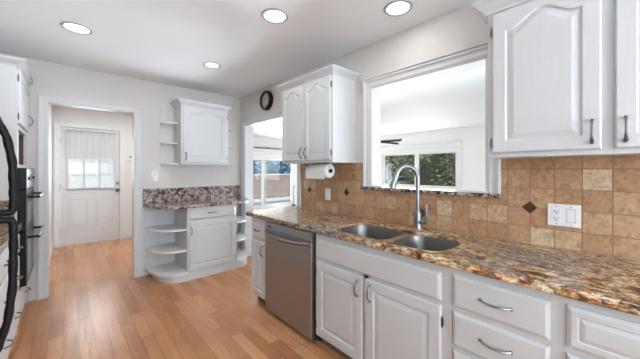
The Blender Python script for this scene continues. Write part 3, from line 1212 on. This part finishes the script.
# backsplash
bs = thing('backsplash', 'tumbled tan travertine tile backsplash along the sink wall', 'backsplash', (XW, 0.0, 0.0))
m = MB()
TX = -0.011
m.box(TX, -0.0005, -0.46, PY0 - 0.063, 0.890, 1.384)
m.box(TX, -0.0005, PY0 - 0.063, PY1 + 0.09, 0.890, 1.145)
m.box(TX, -0.0005, PY1 + 0.09, 2.440, 0.890, 1.384)
m.build('tile_field', M['tile'], bs)
for y, z in ((0.330, 1.102), (0.984, 0.991), (1.747, 1.102), (2.292, 1.102)):
    m = MB()
    r = 0.036
    q = [(y - r, z), (y, z - r), (y + r, z), (y, z + r)]
    q2 = [(y - r + .004, z), (y, z - r + .004), (y + r - .004, z), (y, z + r - .004)]
    m.loft([[(TX, a, b) for a, b in q], [(TX - 0.002, a, b) for a, b in q], [(TX - 0.004, a, b) for a, b in q2]])
    m.build('accent_tile', M['accent'], bs, label='dark brown diamond accent tile')

# granite sill of the pass-through
m = MB()
m.box(XW - 0.040, XW + TW + 0.03, PY0 - 0.075, PY1 + 0.09, 1.1455, 1.1705, 0.006, 2)
tag(m.build('window_sill', M['granite_dark']), 'granite ledge along the bottom of the pass-through opening', 'sill')

# outlets on the tile
XT = XW + TX


def plate_at(name, label, cat, loc, rz, w_, h_):
    o = thing(name, label, cat, loc, rz)
    m = MB()
    m.box(-w_ / 2, w_ / 2, -0.006, 0, -h_ / 2, h_ / 2, 0.0025, 2)
    m.build('cover_plate', M['plastic'], o)
    return o


def receptacle(o, x):
    m = MB()
    m.box(x - 0.017, x + 0.017, -0.0085, -0.005, -0.034, 0.034, 0.001)
    r = m.build('receptacle', M['plastic'], o)
    for z in (-0.019, 0.019):
        for dx in (-0.0065, 0.0065):
            m = MB()
            m.box(x + dx - 0.0016, x + dx + 0.0016, -0.0090, -0.008, z - 0.004, z + 0.005)
            m.build('slot', M['dark'], r)
        m = MB()
        m.box(x - 0.003, x + 0.003, -0.0090, -0.008, z - 0.013, z - 0.008)
        m.build('slot', M['dark'], r)


def rocker(o, x):
    m = MB()
    a, b = x - 0.0165, x + 0.0165
    g = MB()
    g.box(a - 0.002, b + 0.002, -0.0064, -0.005, -0.036, 0.036)
    g.build('switch_gap', M['plastic_grey'], o)
    m.loft([[(a, -0.005, -0.033), (b, -0.005, -0.033), (b, -0.005, 0.033), (a, -0.005, 0.033)],
            [(a, -0.0065, -0.033), (b, -0.0065, -0.033), (b, -0.011, 0.033), (a, -0.011, 0.033)]])
    return m.build('rocker_switch', M['plastic'], o)


o = plate_at('outlet', 'white double plate with outlet and rocker switch on the tile below the right wall cabinet', 'outlet', (XT - 0.0005, 0.183, 1.073), RZ, 0.135, 0.120)
receptacle(o, -0.030)
rocker(o, 0.030)
for x in (-0.03, 0.03):
    for z in (-0.048, 0.048):
        m = MB()
        m.lathe([(0.0035, 0), (0.003, 0.0012)], 10, Matrix.Translation((x, -0.0058, z)) @ Matrix.Rotation(PI / 2, 4, 'X'))
        m.build('screw', M['nickel'], o)
o = plate_at('light_switch', 'single white switch plate on the tile below the paper towel roll', 'switch', (XT - 0.0005, 2.000, 1.068), RZ, 0.076, 0.118)
rocker(o, 0)

# left wall cabinet above the sink run
GW = 'white wall cabinets with arched doors'
y1, y0 = 2.385, 1.640
w = y1 - y0
c = thing('wall_cabinet', 'white two-door wall cabinet with arched panels above the paper towel roll', 'cabinet', (1.668, y1, 1.385), RZ, GW)
carcass(w, 0.308, 0, 0.775, stiles=(w / 2,), stile=0.035).build('body', M['cab'], c)
for x0, x1, hx, px in ((0.018, w / 2 - 0.006, 0.014, w / 2 - 0.036), (w / 2 + 0.006, w - 0.018, w - 0.014, w / 2 + 0.036)):
    d = raised_door(x0, x1, 0.022, 0.755, th=0.018, fr=0.052, A=0.055).build('door', M['cab'], c)
    pull(d, px, 0.095, -0.018, 0.095, True, 'pewter')
    for z in (0.085, 0.675):
        hinge(d, hx, z, -0.004)
crown(c, w, 0.308, 0.765)

# right wall cabinet
y1, y0 = 0.462, -0.46
w = y1 - y0
c = thing('wall_cabinet', 'white wall cabinet with tall arched doors above the outlet at right', 'cabinet', (1.668, y1, 1.385), RZ, GW)
carcass(w, 0.308, 0, 0.775, stiles=(w / 2 - 0.015,), stile=0.035).build('body', M['cab'], c)
d = raised_door(0.024, 0.428, 0.022, 0.757, th=0.018, fr=0.058, A=0.062).build('door', M['cab'], c)
drop_pull(d, 0.399, 0.098, -0.018, 0.098)
for z in (0.075, 0.665):
    hinge(d, 0.019, z, -0.004)
d = raised_door(0.466, w - 0.024, 0.022, 0.757, th=0.018, fr=0.058, A=0.062).build('door', M['cab'], c)
drop_pull(d, 0.496, 0.098, -0.018, 0.098)
crown(c, w, 0.308, 0.765, [(o * 1.25, h * 1.25) for o, h in CROWN])

# paper towel
pt = thing('paper_towel_holder', 'paper towel roll on a holder mounted under the left wall cabinet', 'paper towel', (1.815, 1.962, 1.310), RZ)
m = MB()
ry = Matrix.Rotation(PI / 2, 4, 'Y')
m.lathe([(0.022, -0.14), (0.064, -0.14), (0.066, -0.137), (0.066, 0.137), (0.064, 0.14), (0.022, 0.14)], 40, ry, False, False)
m.lathe([(0.022, 0.14), (0.022, -0.14)], 40, ry, False, False)
m.build('roll', M['paper'], pt, True)
m = MB()
sheet = [(-0.067, 0.0), (-0.0695, -0.03), (-0.068, -0.075), (-0.066, -0.078), (-0.066, -0.03), (-0.0655, 0.0)]
m.loft([[(-0.137, b, c_) for b, c_ in sheet], [(0.137, b, c_) for b, c_ in sheet]])
m.build('loose_sheet', M['paper'], pt)
m = MB()
m.tube([(-0.158, 0, 0), (0.158, 0, 0)], 0.019, 16)
m.build('rod', M['black'], pt, True)
for s in (-1, 1):
    m = MB()
    m.box(s * 0.148 - 0.003, s * 0.148 + 0.003, -0.010, 0.010, 0.012, 0.0745)
    m.lathe([(0.021, -0.003), (0.021, 0.003)], 20, Matrix.Translation((s * 0.148, 0, 0)) @ Matrix.Rotation(PI / 2, 4, 'Y'))
    m.build('bracket', M['plastic'], pt)

# wall clock
ck = thing('wall_clock', 'round wall clock with thick black rim above the dining opening', 'clock', (XW, 3.165, 2.250), RZ)
rx = Matrix.Rotation(PI / 2, 4, 'X')
m = MB()
m.lathe([(0.095, 0.030), (0.100, 0.052), (0.112, 0.060), (0.126, 0.052), (0.132, 0.036), (0.130, 0.0)], 40, rx, False, True)
m.build('rim', M['black'], ck, True)
m = MB()
m.lathe([(0.104, 0.0), (0.104, 0.034)], 40, rx)
m.build('face', M['clock_face'], ck)
for k in range(12):
    a = 2 * PI * k / 12
    r0, r1 = 0.070, 0.086
    ca, sa = math.cos(a), math.sin(a)
    hwid = 0.004 if k % 3 == 0 else 0.0025
    q = [(-hwid, r0), (hwid, r0), (hwid, r1), (-hwid, r1)]
    rot = [(x * ca + z * sa, -x * sa + z * ca) for x, z in q]
    m = MB()
    m.loft([[(x, -0.0335, z) for x, z in rot], [(x, -0.0352, z) for x, z in rot]])
    m.build('hour_mark', M['black'], ck)
for L, a, wd in ((0.055, math.radians(305), 0.004), (0.078, math.radians(60), 0.003)):
    m = MB()
    ca, sa = math.cos(a), math.sin(a)
    q = [(-wd, -0.012), (wd, -0.012), (wd * 0.4, L), (-wd * 0.4, L)]
    rot = [(x * ca + z * sa, -x * sa + z * ca) for x, z in q]
    m.loft([[(x, -0.037, z) for x, z in rot], [(x, -0.0385, z) for x, z in rot]])
    m.build('clock_hand', M['black'], ck)
m = MB()
m.lathe([(0.026, 0.0345), (0.026, 0.036)], 24, rx)
m.build('sub_dial', speck('pale_dial', (0.6, 0.58, 0.5), (0.66, 0.64, 0.56), 0.5, 30), ck)

# ------------------------------------------------------------------ back wall cabinets
# base cabinet with rounded open shelves
BX0, BX1 = 1.046, 1.668
BYF = 3.460
c = thing('base_cabinet', 'white base cabinet with rounded open end shelves on the back wall', 'cabinet', (BX0, BYF, 0), 0.0)
w = BX1 - BX0
bd = YB - BYF - 0.003
carcass(w, bd, 0.075, 0.862, rails=(0.700,), stile=0.03).build('body', M['cab'], c)
d = drawer_front(0.018, w - 0.018, 0.718, 0.835, th=0.016).build('drawer', M['cab_h'], c)
pull(d, w / 2 - 0.02, 0.785, -0.016, 0.095, False, 'pewter')
d = raised_door(0.018, w - 0.018, 0.10, 0.690, th=0.016, fr=0.058).build('door', M['cab'], c)
pull(d, 0.040, 0.585, -0.016, 0.095, True, 'nickel')
for z in (0.16, 0.62):
    hinge(d, w - 0.014, z, -0.003)


def end_poly(side, wx_, d0, d1, n=2.6):
    """rounded shelf outline on one side of the cabinet; from cabinet flank to the wall"""
    if side < 0:
        pts = [(-0.0005, d1), (-0.0005, d0)] + [(x, y) for x, y in arc(-0.0005, d1, wx_, d1 - d0, 270, 180, 16, n)][1:]
    else:
        pts = [(w + 0.0005, d1), (w + 0.0005, d0)] + [(x, y) for x, y in arc(w + 0.0005, d1, wx_, d1 - d0, 270, 360, 16, n)][1:]
    return pts


for side, wx_ in ((-1, 0.335), (1, 0.285)):
    for z in (0.610, 0.358):
        m = MB()
        m.prism(end_poly(side, wx_, 0.035, bd), z - 0.022, z)
        m.build('end_shelf', M['shelf'], c)
    m = MB()
    m.prism(end_poly(side, wx_, -0.012, bd), 0.076, 0.102)
    m.build('end_shelf', M['shelf'], c)
    m = MB()
    if side < 0:
        m.box(-wx_, -0.001, bd - 0.008, bd + 0.002, 0.10, 0.862)
    else:
        m.box(w + 0.001, w + wx_, bd - 0.008, bd + 0.002, 0.10, 0.862)
    m.build('back_panel', M['cab'], c)
# plinth
m = MB()
pl = [(x, y) for x, y in arc(-0.0, bd, 0.285, bd + 0.022, 180, 270, 14, 2.8)] + [(x, y) for x, y in arc(w, bd, 0.262, bd + 0.022, 270, 360, 14, 2.8)]
m.prism(pl, 0.0, 0.075)
m.build('plinth', M['cab'], c)

# its counter
ct = thing('countertop', 'short dark speckled granite counter with backsplash on the back wall', 'countertop', (BX0, BYF, 0.863))
m = MB()
L_ = arc(0.0, bd, 0.362, bd + 0.050, 180, 270, 14, 2.6)
R_2 = arc(w, bd, 0.300, bd + 0.050, 270, 360, 14, 2.6)
m.plate(L_ + R_2, [], 0.0, 0.040, 0.008)
m.build('slab', M['granite_dark'], ct)
m = MB()
m.box(-0.362, w + 0.300, bd - 0.019, bd + 0.001, 0.0405, 0.218, 0.002)
m.build('splash_strip', M['granite_dark'], ct)

# wall cabinet with side shelves
UX0, UX1 = 1.036, 1.644
c = thing('wall_cabinet', 'white single-door wall cabinet with small open side shelves on the back wall', 'cabinet', (UX0, 3.672, 1.390), 0.0, GW)
w = UX1 - UX0
ud = YB - 3.672 - 0.003
carcass(w, ud, 0, 0.770, stile=0.035).build('body', M['cab'], c)
d = raised_door(0.022, w - 0.022, 0.024, 0.748, th=0.018, fr=0.062, A=0.045).build('door', M['cab'], c)
pull(d, 0.050, 0.105, -0.018, 0.090, True, 'pewter')
for z in (0.085, 0.655):
    hinge(d, w - 0.017, z, -0.004)
crown(c, w, ud, 0.758)
for side in (-1, 1):
    for z in (0.0, 0.262, 0.520):
        m = MB()
        m.prism(end_poly(side, 0.165, 0.14 if z > 0 else 0.14, ud, 2.2), z, z + 0.016)
        m.build('side_shelf', M['shelf'], c)
    m = MB()
    if side < 0:
        m.box(-0.165, -0.001, ud - 0.006, ud + 0.002, 0.016, 0.758)
    else:
        m.box(w + 0.001, w + 0.165, ud - 0.006, ud + 0.002, 0.016, 0.758)
    m.build('back_panel', M['wall'], c)

o = plate_at('light_switch', 'white wall plate with plug-in above the left end of the back counter', 'switch', (0.812, YB - 0.0005, 1.245), 0.0, 0.076, 0.125)
rocker(o, 0)
m = MB()
m.box(-0.030, 0.030, -0.034, -0.0055, -0.075, -0.012, 0.005, 2)
m.build('plug_in', M['plastic'], o, label='small white plug-in device')

# ------------------------------------------------------------------ left side (local x -> +Y, front -> +X)
LZR = PI / 2
XFL = -0.300
LD = XFL - XL - 0.003
# tall oven cabinet
TY0, TY1 = 3.245, 3.974
w = TY1 - TY0
c = thing('oven_cabinet', 'tall white oven cabinet against the back wall on the left', 'cabinet', (XFL, TY0, 0), LZR)
m = MB()
m.box(0, 0.02, 0.0, LD, 0, 2.165)
m.box(w - 0.02, w, 0.0, LD, 0, 2.165)
m.box(0.02, w - 0.02, LD - 0.012, LD, 0, 2.165)
for z0, z1 in ((0.085, 0.105), (0.335, 0.36), (1.338, 1.362), (1.655, 1.69), (2.145, 2.165)):
    m.box(0.02, w - 0.02, 0.0, LD - 0.012, z0, z1)
m.box(0.02, 0.11, 0.0, 0.02, 1.36, 1.66)
m.box(w - 0.05, w - 0.02, 0.0, 0.02, 1.36, 1.66)
m.build('body', M['cab'], c)
m = MB()
m.box(0.021, w - 0.021, 0.06, 0.07, 0.0, 0.085)
m.build('toe_board', M['cab'], c)
m = MB()
m.box(0.0205, w - 0.0205, LD - 0.025, LD - 0.0125, 1.362, 1.655)
m.box(w - 0.034, w - 0.0205, 0.021, LD - 0.025, 1.362, 1.655)
m.box(0.0205, w - 0.035, 0.021, LD - 0.025, 1.3625, 1.370)
m.build('niche_lining', M['niche'], c, label='dark wood lining of the open niche')
d = raised_door(0.012, w - 0.012, 1.695, 2.130, th=0.018, A=0.04).build('door', M['cab'], c)
pull(d, w - 0.13, 1.79, -0.018, 0.10, True, 'nickel', 0.032)
for z in (1.75, 2.06):
    hinge(d, 0.008, z, -0.004)
d = drawer_front(0.012, w - 0.012, 0.115, 0.330, th=0.018).build('drawer', M['cab_h'], c)
pull(d, w * 0.5, 0.235, -0.018, 0.11, False, 'pewter')
crown(c, w, LD, 2.150, right=False)

ov = thing('wall_oven', 'black built-in double oven with bar handles in the tall white cabinet', 'oven', (XFL, TY0 + 0.04, 0.361), LZR)
ow = w - 0.08
m = MB()
m.box(0.006, ow - 0.006, 0.0, 0.52, 0.003, 0.972)
m.build('chassis', M['dark'], ov)
for nm, z0, z1 in (('lower_door', 0.004, 0.452), ('upper_door', 0.458, 0.790)):
    m = MB()
    m.box(-0.012, ow + 0.012, -0.050, -0.002, z0, z1, 0.004, 2)
    o = m.build(nm, M['black'], ov)
    m = MB()
    m.box(0.06, ow - 0.06, -0.0515, -0.049, z0 + 0.05, z1 - 0.11)
    m.build('oven_window', M['oven_glass'], o)
    zh = z1 - 0.06
    m = MB()
    m.tube([(0.05, -0.118, zh), (ow - 0.05, -0.118, zh)], 0.0125, 12, 0.7)
    for x in (0.065, ow - 0.065):
        m.tube([(x, -0.049, zh), (x, -0.118, zh)], 0.010, 10)
    m.build('handle', M['black'], o, True)
m = MB()
m.box(-0.012, ow + 0.012, -0.050, -0.002, 0.796, 0.970, 0.004, 2)
o = m.build('control_panel', M['black'], ov)
m = MB()
m.box(-0.004, ow + 0.004, -0.0522, -0.0495, 0.803, 0.963, 0.001)
m.build('face_plate', M['nickel'], o, label='steel face plate of the control panel')
m = MB()
m.box(0.22, 0.44, -0.0535, -0.052, 0.86, 0.92)
m.build('display', M['oven_glass'], o)
for x in (0.10, 0.15, 0.51, 0.56):
    m = MB()
    m.lathe([(0.013, 0), (0.012, 0.01), (0.008, 0.011)], 14, Matrix.Translation((x, -0.052, 0.885)) @ rx)
    m.build('button', M['black'], o)

# left base cabinets
LY0, LY1 = 1.400, TY0 - 0.001
mid = 2.32
GL = 'white drawer cabinets along the left wall'
for a, b, lab in ((LY0, mid, 'white drawer base cabinet on the left, next to the black refrigerator'), (mid, LY1, 'white drawer base cabinet on the left, next to the oven cabinet')):
    w = b - a
    c = thing('base_cabinet', lab, 'cabinet', (XFL, a, 0), LZR, GL)
    carcass(w, LD, TK, ZT, rails=(0.652, 0.38), stile=0.03, stiles=(w / 2,)).build('body', M['cab'], c)
    m = MB()
    m.box(0.002, w - 0.002, 0.02, 0.036, 0, TK)
    m.build('toe_board', M['cab'], c)
    for z0, z1 in ((0.665, 0.815), (0.392, 0.640), (0.110, 0.368)):
        for x0, x1 in ((0.022, w / 2 - 0.012), (w / 2 + 0.012, w - 0.022)):
            d = drawer_front(x0, x1, z0, z1, th=0.018).build('drawer', M['cab_h'], c)
            pull(d, (x0 + x1) / 2, (z0 + z1) / 2, -0.018, 0.11, False, 'pewter')
ct = thing('countertop', 'granite counter along the left wall between refrigerator and oven cabinet', 'countertop', (XL, LY0, ZT))
m = MB()
m.box(0.003, XFL - XL + 0.028, 0.0, LY1 - LY0, 0.0005, 0.040, 0.006, 2)
m.build('slab', M['granite'], ct)
m = MB()
m.box(0.022, XFL - XL - 0.01, LY1 - LY0 - 0.02, LY1 - LY0, 0.0405, 0.23, 0.002)
m.build('splash_strip', M['granite'], ct)
m = MB()
m.box(0.002, 0.021, 0.0, LY1 - LY0, 0.0405, 0.23, 0.002)
m.build('splash_strip', M['granite'], ct)

# refrigerator
FX = -0.215
fr_ = thing('refrigerator', 'black refrigerator with long curved handles at the left edge', 'refrigerator', (FX, 0.60, 0), LZR)
fw = 0.76
m = MB()
m.box(0.0, fw, 0.055, 0.68, 0.02, 1.72, 0.008, 2)
m.build('cabinet_body', M['black_matte'], fr_)
for nm, z0, z1 in (('freezer_door', 1.177, 1.72), ('lower_door', 0.06, 1.165)):
    m = MB()
    m.box(0.0, fw, 0.0, 0.052, z0, z1, 0.012, 3)
    o = m.build(nm, M['black_matte'], fr_)
    m = MB()
    hx_ = fw - 0.055
    if nm == 'freezer_door':
        za, zb = 1.1815, 1.540
        prof = [(za, 0.0), (za, 0.055), (za + 0.002, 0.083), (za + 0.02, 0.087), (za + 0.08, 0.087), (za + 0.16, 0.085), (za + 0.24, 0.073), (za + 0.30, 0.050), (za + 0.34, 0.022), (zb, 0.0)]
    else:
        za, zb = 1.1605, 0.670
        prof = [(za, 0.0), (za, 0.055), (za - 0.002, 0.083), (za - 0.02, 0.087), (za - 0.10, 0.087), (za - 0.22, 0.085), (za - 0.32, 0.075), (za - 0.40, 0.055), (za - 0.45, 0.028), (zb, 0.0)]
    # smooth the grip
    pp = []
    for (z0_, o0), (z1_, o1) in zip(prof, prof[1:]):
        for k in range(6):
            pp.append((hx_, -(o0 + (o1 - o0) * k / 6), z0_ + (z1_ - z0_) * k / 6))
    pp.append((hx_, 0.0, zb))
    m.tube(pp, [0.0098 + (0.0012 if (i // 2) % 2 else 0) for i in range(len(pp))], 12)
    m.build('handle', M['black_soft'], o, True)
m = MB()
m.box(0.02, fw - 0.02, 0.03, 0.10, 0.0, 0.055)
m.build('toe_grille', M['black'], fr_)

# ------------------------------------------------------------------ recessed ceiling lights
RECESS = [((0.052, 2.885), 'recessed ceiling light nearest the hall doorway'),
          ((1.106, 1.677), 'recessed ceiling light at the middle of the ceiling, left of the sink light'),
          ((1.677, 1.015), 'recessed ceiling light above the sink pass-through'),
          ((1.129, 2.916), 'smallest recessed ceiling light, in front of the back wall cabinet')]


def downlight(x, y, label, r, power):
    o = thing('ceiling_light', label, 'ceiling light', (x, y, H), 0, 'recessed ceiling lights')
    m = MB()
    m.lathe([(r * 0.78, 0.0), (r * 0.80, -0.006), (r * 0.95, -0.006), (r, -0.001), (r, 0.0)], 36, None, False, False)
    m.build('trim_ring', M['plastic_grey'], o, True)
    m = MB()
    m.lathe([(r * 0.78, -0.0015), (0.001, -0.0025)], 36, None, False, True)
    m.build('lens', M['lens'], o)
    ld = bpy.data.lights.new('lamp', 'AREA')
    ld.shape = 'DISK'
    ld.size = r * 1.5
    ld.energy = power
    ld.color = (0.97, 0.99, 1.0)
    lo = bpy.data.objects.new('lamp', ld)
    lo.location = (0, 0, -0.012)
    lo.parent = o
    C.objects.link(lo)
    return o


for i, ((x, y), lab) in enumerate(RECESS):
    downlight(x, y, lab, 0.098 if i < 3 else 0.085, (3.2, 3.4, 1.5, 3.0)[i])

# ------------------------------------------------------------------ dining / living room contents
rod = thing('curtain_rod', 'dark curtain rod above the sliding glass door in the dining room', 'curtain rod', (5.0, YD - 0.08, 2.068))
m = MB()
m.tube([(-1.35, 0, 0), (1.35, 0, 0)], 0.014, 10)
m.build('pole', M['dark_metal'], rod, True)
for x in (-1.35, 1.35):
    m = MB()
    s = 1 if x > 0 else -1
    m.lathe([(0.014, 0), (0.02, 0.01), (0.03, 0.035), (0.02, 0.06), (0.003, 0.07)], 14, Matrix.Translation((x, 0, 0)) @ Matrix.Rotation(s * PI / 2, 4, 'Y'))
    m.build('finial', M['dark_metal'], rod, True)
for x in (-1.2, 0.0, 1.2):
    m = MB()
    m.box(x - 0.012, x + 0.012, 0, 0.079, -0.012, 0.012)
    m.lathe([(0.022, -0.02), (0.026, 0.0), (0.022, 0.02)], 14, Matrix.Translation((x, 0, 0)) @ Matrix.Rotation(PI / 2, 4, 'Y'))
    m.build('bracket', M['dark_metal'], rod)
sh = thing('window_shade', 'white fabric shade half lowered over the sliding glass door', 'shade', (4.93, YD - 0.04, 1.655))
m = MB()
for k in range(4):
    z0 = 0.005 + k * 0.095
    m.box(-1.30, 1.30, -0.012 - 0.004 * (k == 0), 0.0, z0, z0 + 0.093, 0.004)
m.build('fabric', M['trim'], sh)
m = MB()
m.box(-1.30, 1.30, -0.015, 0.002, -0.012, 0.006, 0.003)
m.build('hem_bar', M['trim'], sh)

st = thing('metal_stand', 'slim dark metal stand on the floor by the sliding glass door', 'stand', (6.10, YD - 0.13, 0))
m = MB()
m.lathe([(0.10, 0), (0.10, 0.015), (0.03, 0.05), (0.012, 0.08), (0.012, 0.11)], 20)
m.build('base', M['dark_metal'], st, True)
m = MB()
pts = [(0.012 * math.sin(i * 1.3), 0.012 * math.cos(i * 1.3), 0.10 + 0.6 * i / 24) for i in range(25)]
m.tube(pts, 0.010, 8)
m.tube([(0, 0, 0.70), (0.03, 0, 0.74), (0.06, 0, 0.72), (0.06, 0, 0.68)], 0.008, 8)
m.build('stem', M['dark_metal'], st, True)

fan = thing('ceiling_fan', 'dark ceiling fan in the living room beyond the pass-through', 'fan', (5.50, 3.92, 0.0))
zb = 2.010
m = MB()
m.lathe([(0.07, H - 0.001), (0.065, H - 0.05), (0.02, H - 0.07)], 20)
m.lathe([(0.013, H - 0.06), (0.013, zb + 0.10)], 12)
m.build('downrod', M['dark_metal'], fan, True)
m = MB()
m.lathe([(0.02, zb + 0.12), (0.09, zb + 0.10), (0.11, zb + 0.05), (0.11, zb - 0.02), (0.07, zb - 0.06), (0.02, zb - 0.07)], 28)
m.build('motor', M['dark_metal'], fan, True)
for k in range(5):
    a = math.radians(-90 + 72 * k)
    ca, sa = math.cos(a), math.sin(a)
    m = MB()
    pl = [(0.10, -0.03), (0.2, -0.055), (0.62, -0.065), (0.66, -0.04), (0.66, 0.04), (0.62, 0.065), (0.2, 0.055), (0.10, 0.03)]
    tl = math.radians(20)
    m.loft([[(x * ca - y * sa, x * sa + y * ca, zb + y * math.tan(tl) * 0.7 + dz - 0.03 * x) for x, y in pl] for dz in (-0.02, 0.02)])
    m.build('blade', M['dark_metal'], fan)

# ------------------------------------------------------------------ outdoors
m = MB()
m.box(-6, 30, YD + 0.15, 30, -0.2, -0.06)
m.box(XE + 0.15, 30, -6, YD + 0.15, -0.2, -0.06)
m.box(-6, XL - 0.2, -12, YD + 0.15, -0.2, -0.06)
m.box(XL - 0.2, 30, -12, YR - 0.15, -0.2, -0.06)
m.bm.verts.ensure_lookup_table()
struct(m.build('ground', M['concrete']))

fe = thing('garden_fence', 'weathered brown board fence beyond the sliding glass door', 'fence', (8.0, 11.5, -0.06))
m = MB()
for k in range(8):
    m.box(-4.5, 4.5, -0.015, 0.015, 0.03 + k * 0.138, 0.03 + k * 0.138 + 0.130, 0.004)
m.build('boards', M['fence'], fe)
for k in range(5):
    m = MB()
    m.box(-4.4 + 2.2 * k - 0.05, -4.4 + 2.2 * k + 0.05, 0.016, 0.11, 0, 1.12)
    m.build('post', M['fence'], fe)
m = MB()
m.box(-4.52, 4.52, -0.05, 0.12, 1.135, 1.17, 0.004)
m.build('cap_rail', M['stucco'], fe, label='pale cap rail')


def leaf_ball(m, n, rx_, ry_, rz_, cz, size, shape=1.0):
    for _ in range(n):
        while True:
            p = Vector((random.uniform(-1, 1), random.uniform(-1, 1), random.uniform(-1, 1)))
            if 0.25 < p.length < 1:
                break
        c_ = Vector((p.x * rx_, p.y * ry_, cz + p.z * rz_))
        d = Vector((random.gauss(0, 1), random.gauss(0, 1), random.gauss(0, 0.8))).normalized()
        s = d.orthogonal().normalized()
        L = size * random.uniform(0.6, 1.3)
        wd = L * 0.28
        n_ = d.cross(s)
        vs = [m.bm.verts.new(q) for q in (c_, c_ + d * L * 0.5 + s * wd + n_ * 0.1 * L, c_ + d * L, c_ + d * L * 0.5 - s * wd + n_ * 0.1 * L)]
        m.bm.faces.new(vs)
    return m


def shrub(name, label, cat, loc, r, zc, rz_, leaf, n, size, group=None):
    o = thing(name, label, cat, loc, 0, group)
    m = MB()
    for k in range(4):
        a = k * 1.7
        m.tube([(0.05 * math.cos(a), 0.05 * math.sin(a), 0), (0.2 * r * math.cos(a), 0.2 * r * math.sin(a), zc * 0.6), (0.5 * r * math.cos(a), 0.5 * r * math.sin(a), zc + 0.3 * rz_)],
               [0.05, 0.04, 0.015], 7)
    m.build('trunk', M['bark'], o, True)
    m = leaf_ball(MB(), n, r, r, rz_, zc, size)
    m.build('foliage', M[leaf], o)
    return o


GS = 'shrubs outside the living room window'
shrub('garden_shrub', 'dark dense shrub at the right side of the living room window', 'shrub', (9.9, 4.05, -0.06), 0.62, 1.5, 1.4, 'leaf_dark', 3600, 0.13, GS)
shrub('garden_shrub', 'olive green shrub behind the middle of the living room window', 'shrub', (10.9, 5.45, -0.06), 0.80, 1.5, 1.5, 'leaf_mid', 3800, 0.14, GS)
shrub('garden_shrub', 'dark green shrub behind the left pane of the living room window', 'shrub', (11.3, 7.4, -0.06), 0.95, 1.6, 1.6, 'leaf_mid', 3800, 0.15, GS)
shrub('garden_shrub', 'dark shrub far back between the panes of the living room window', 'shrub', (14.4, 7.6, -0.06), 1.7, 1.9, 1.9, 'leaf_dark', 4200, 0.2, GS)
# pale plant with radiating leaves
ag = thing('agave_plant', 'large pale plant with radiating leaves outside the left pane', 'plant', (9.3, 6.1, -0.06))
m = MB()
m.lathe([(0.12, 0), (0.10, 0.4), (0.09, 0.85)], 12)
m.build('stem', M['bark'], ag, True)
for k in range(26):
    a = 2 * PI * k / 26 + random.uniform(-0.1, 0.1)
    el = random.uniform(0.1, 1.25)
    L = random.uniform(0.75, 1.0)
    m = MB()
    lpz = []
    for i in range(8):
        s = i / 7
        rr_ = L * s
        zz = 0.85 + math.sin(el) * rr_ - 0.25 * s * s * math.cos(el)
        xo = math.cos(el) * rr_
        wd = 0.055 * (1 - s) ** 0.6 * (0.5 + s) + 0.002
        cx_, cy_ = math.cos(a) * xo, math.sin(a) * xo
        px_, py_ = -math.sin(a) * wd, math.cos(a) * wd
        lpz.append([(cx_ + px_, cy_ + py_, zz + 0.01), (cx_, cy_, zz - 0.012), (cx_ - px_, cy_ - py_, zz + 0.01), (cx_, cy_, zz)])
    m.loft(lpz)
    m.build('leaf', M['leaf_pale'], ag, True)
GT = 'trees beyond the garden fence'
shrub('garden_tree', 'blue-green tree beyond the garden fence', 'tree', (9.0, 13.6, -0.06), 0.85, 1.5, 0.95, 'leaf_blue', 3000, 0.2, GT)
shrub('garden_tree', 'yellow-green tree beyond the right end of the garden fence', 'tree', (11.2, 14.0, -0.06), 1.05, 1.6, 1.1, 'leaf_yellow', 3000, 0.2, GT)
shrub('garden_tree', 'blue-green tree beyond the left part of the garden fence', 'tree', (7.1, 13.4, -0.06), 0.7, 1.4, 0.9, 'leaf_blue', 1500, 0.2, GT)
# white panel added outside the hall door to make its panes bright
m = MB()
m.box(-2.5, 1.9, 10.5, 10.6, -0.06, 2.6)
tag(m.build('bright_backdrop', M['stucco']), 'white panel added outside the hall door to brighten its window', 'wall')
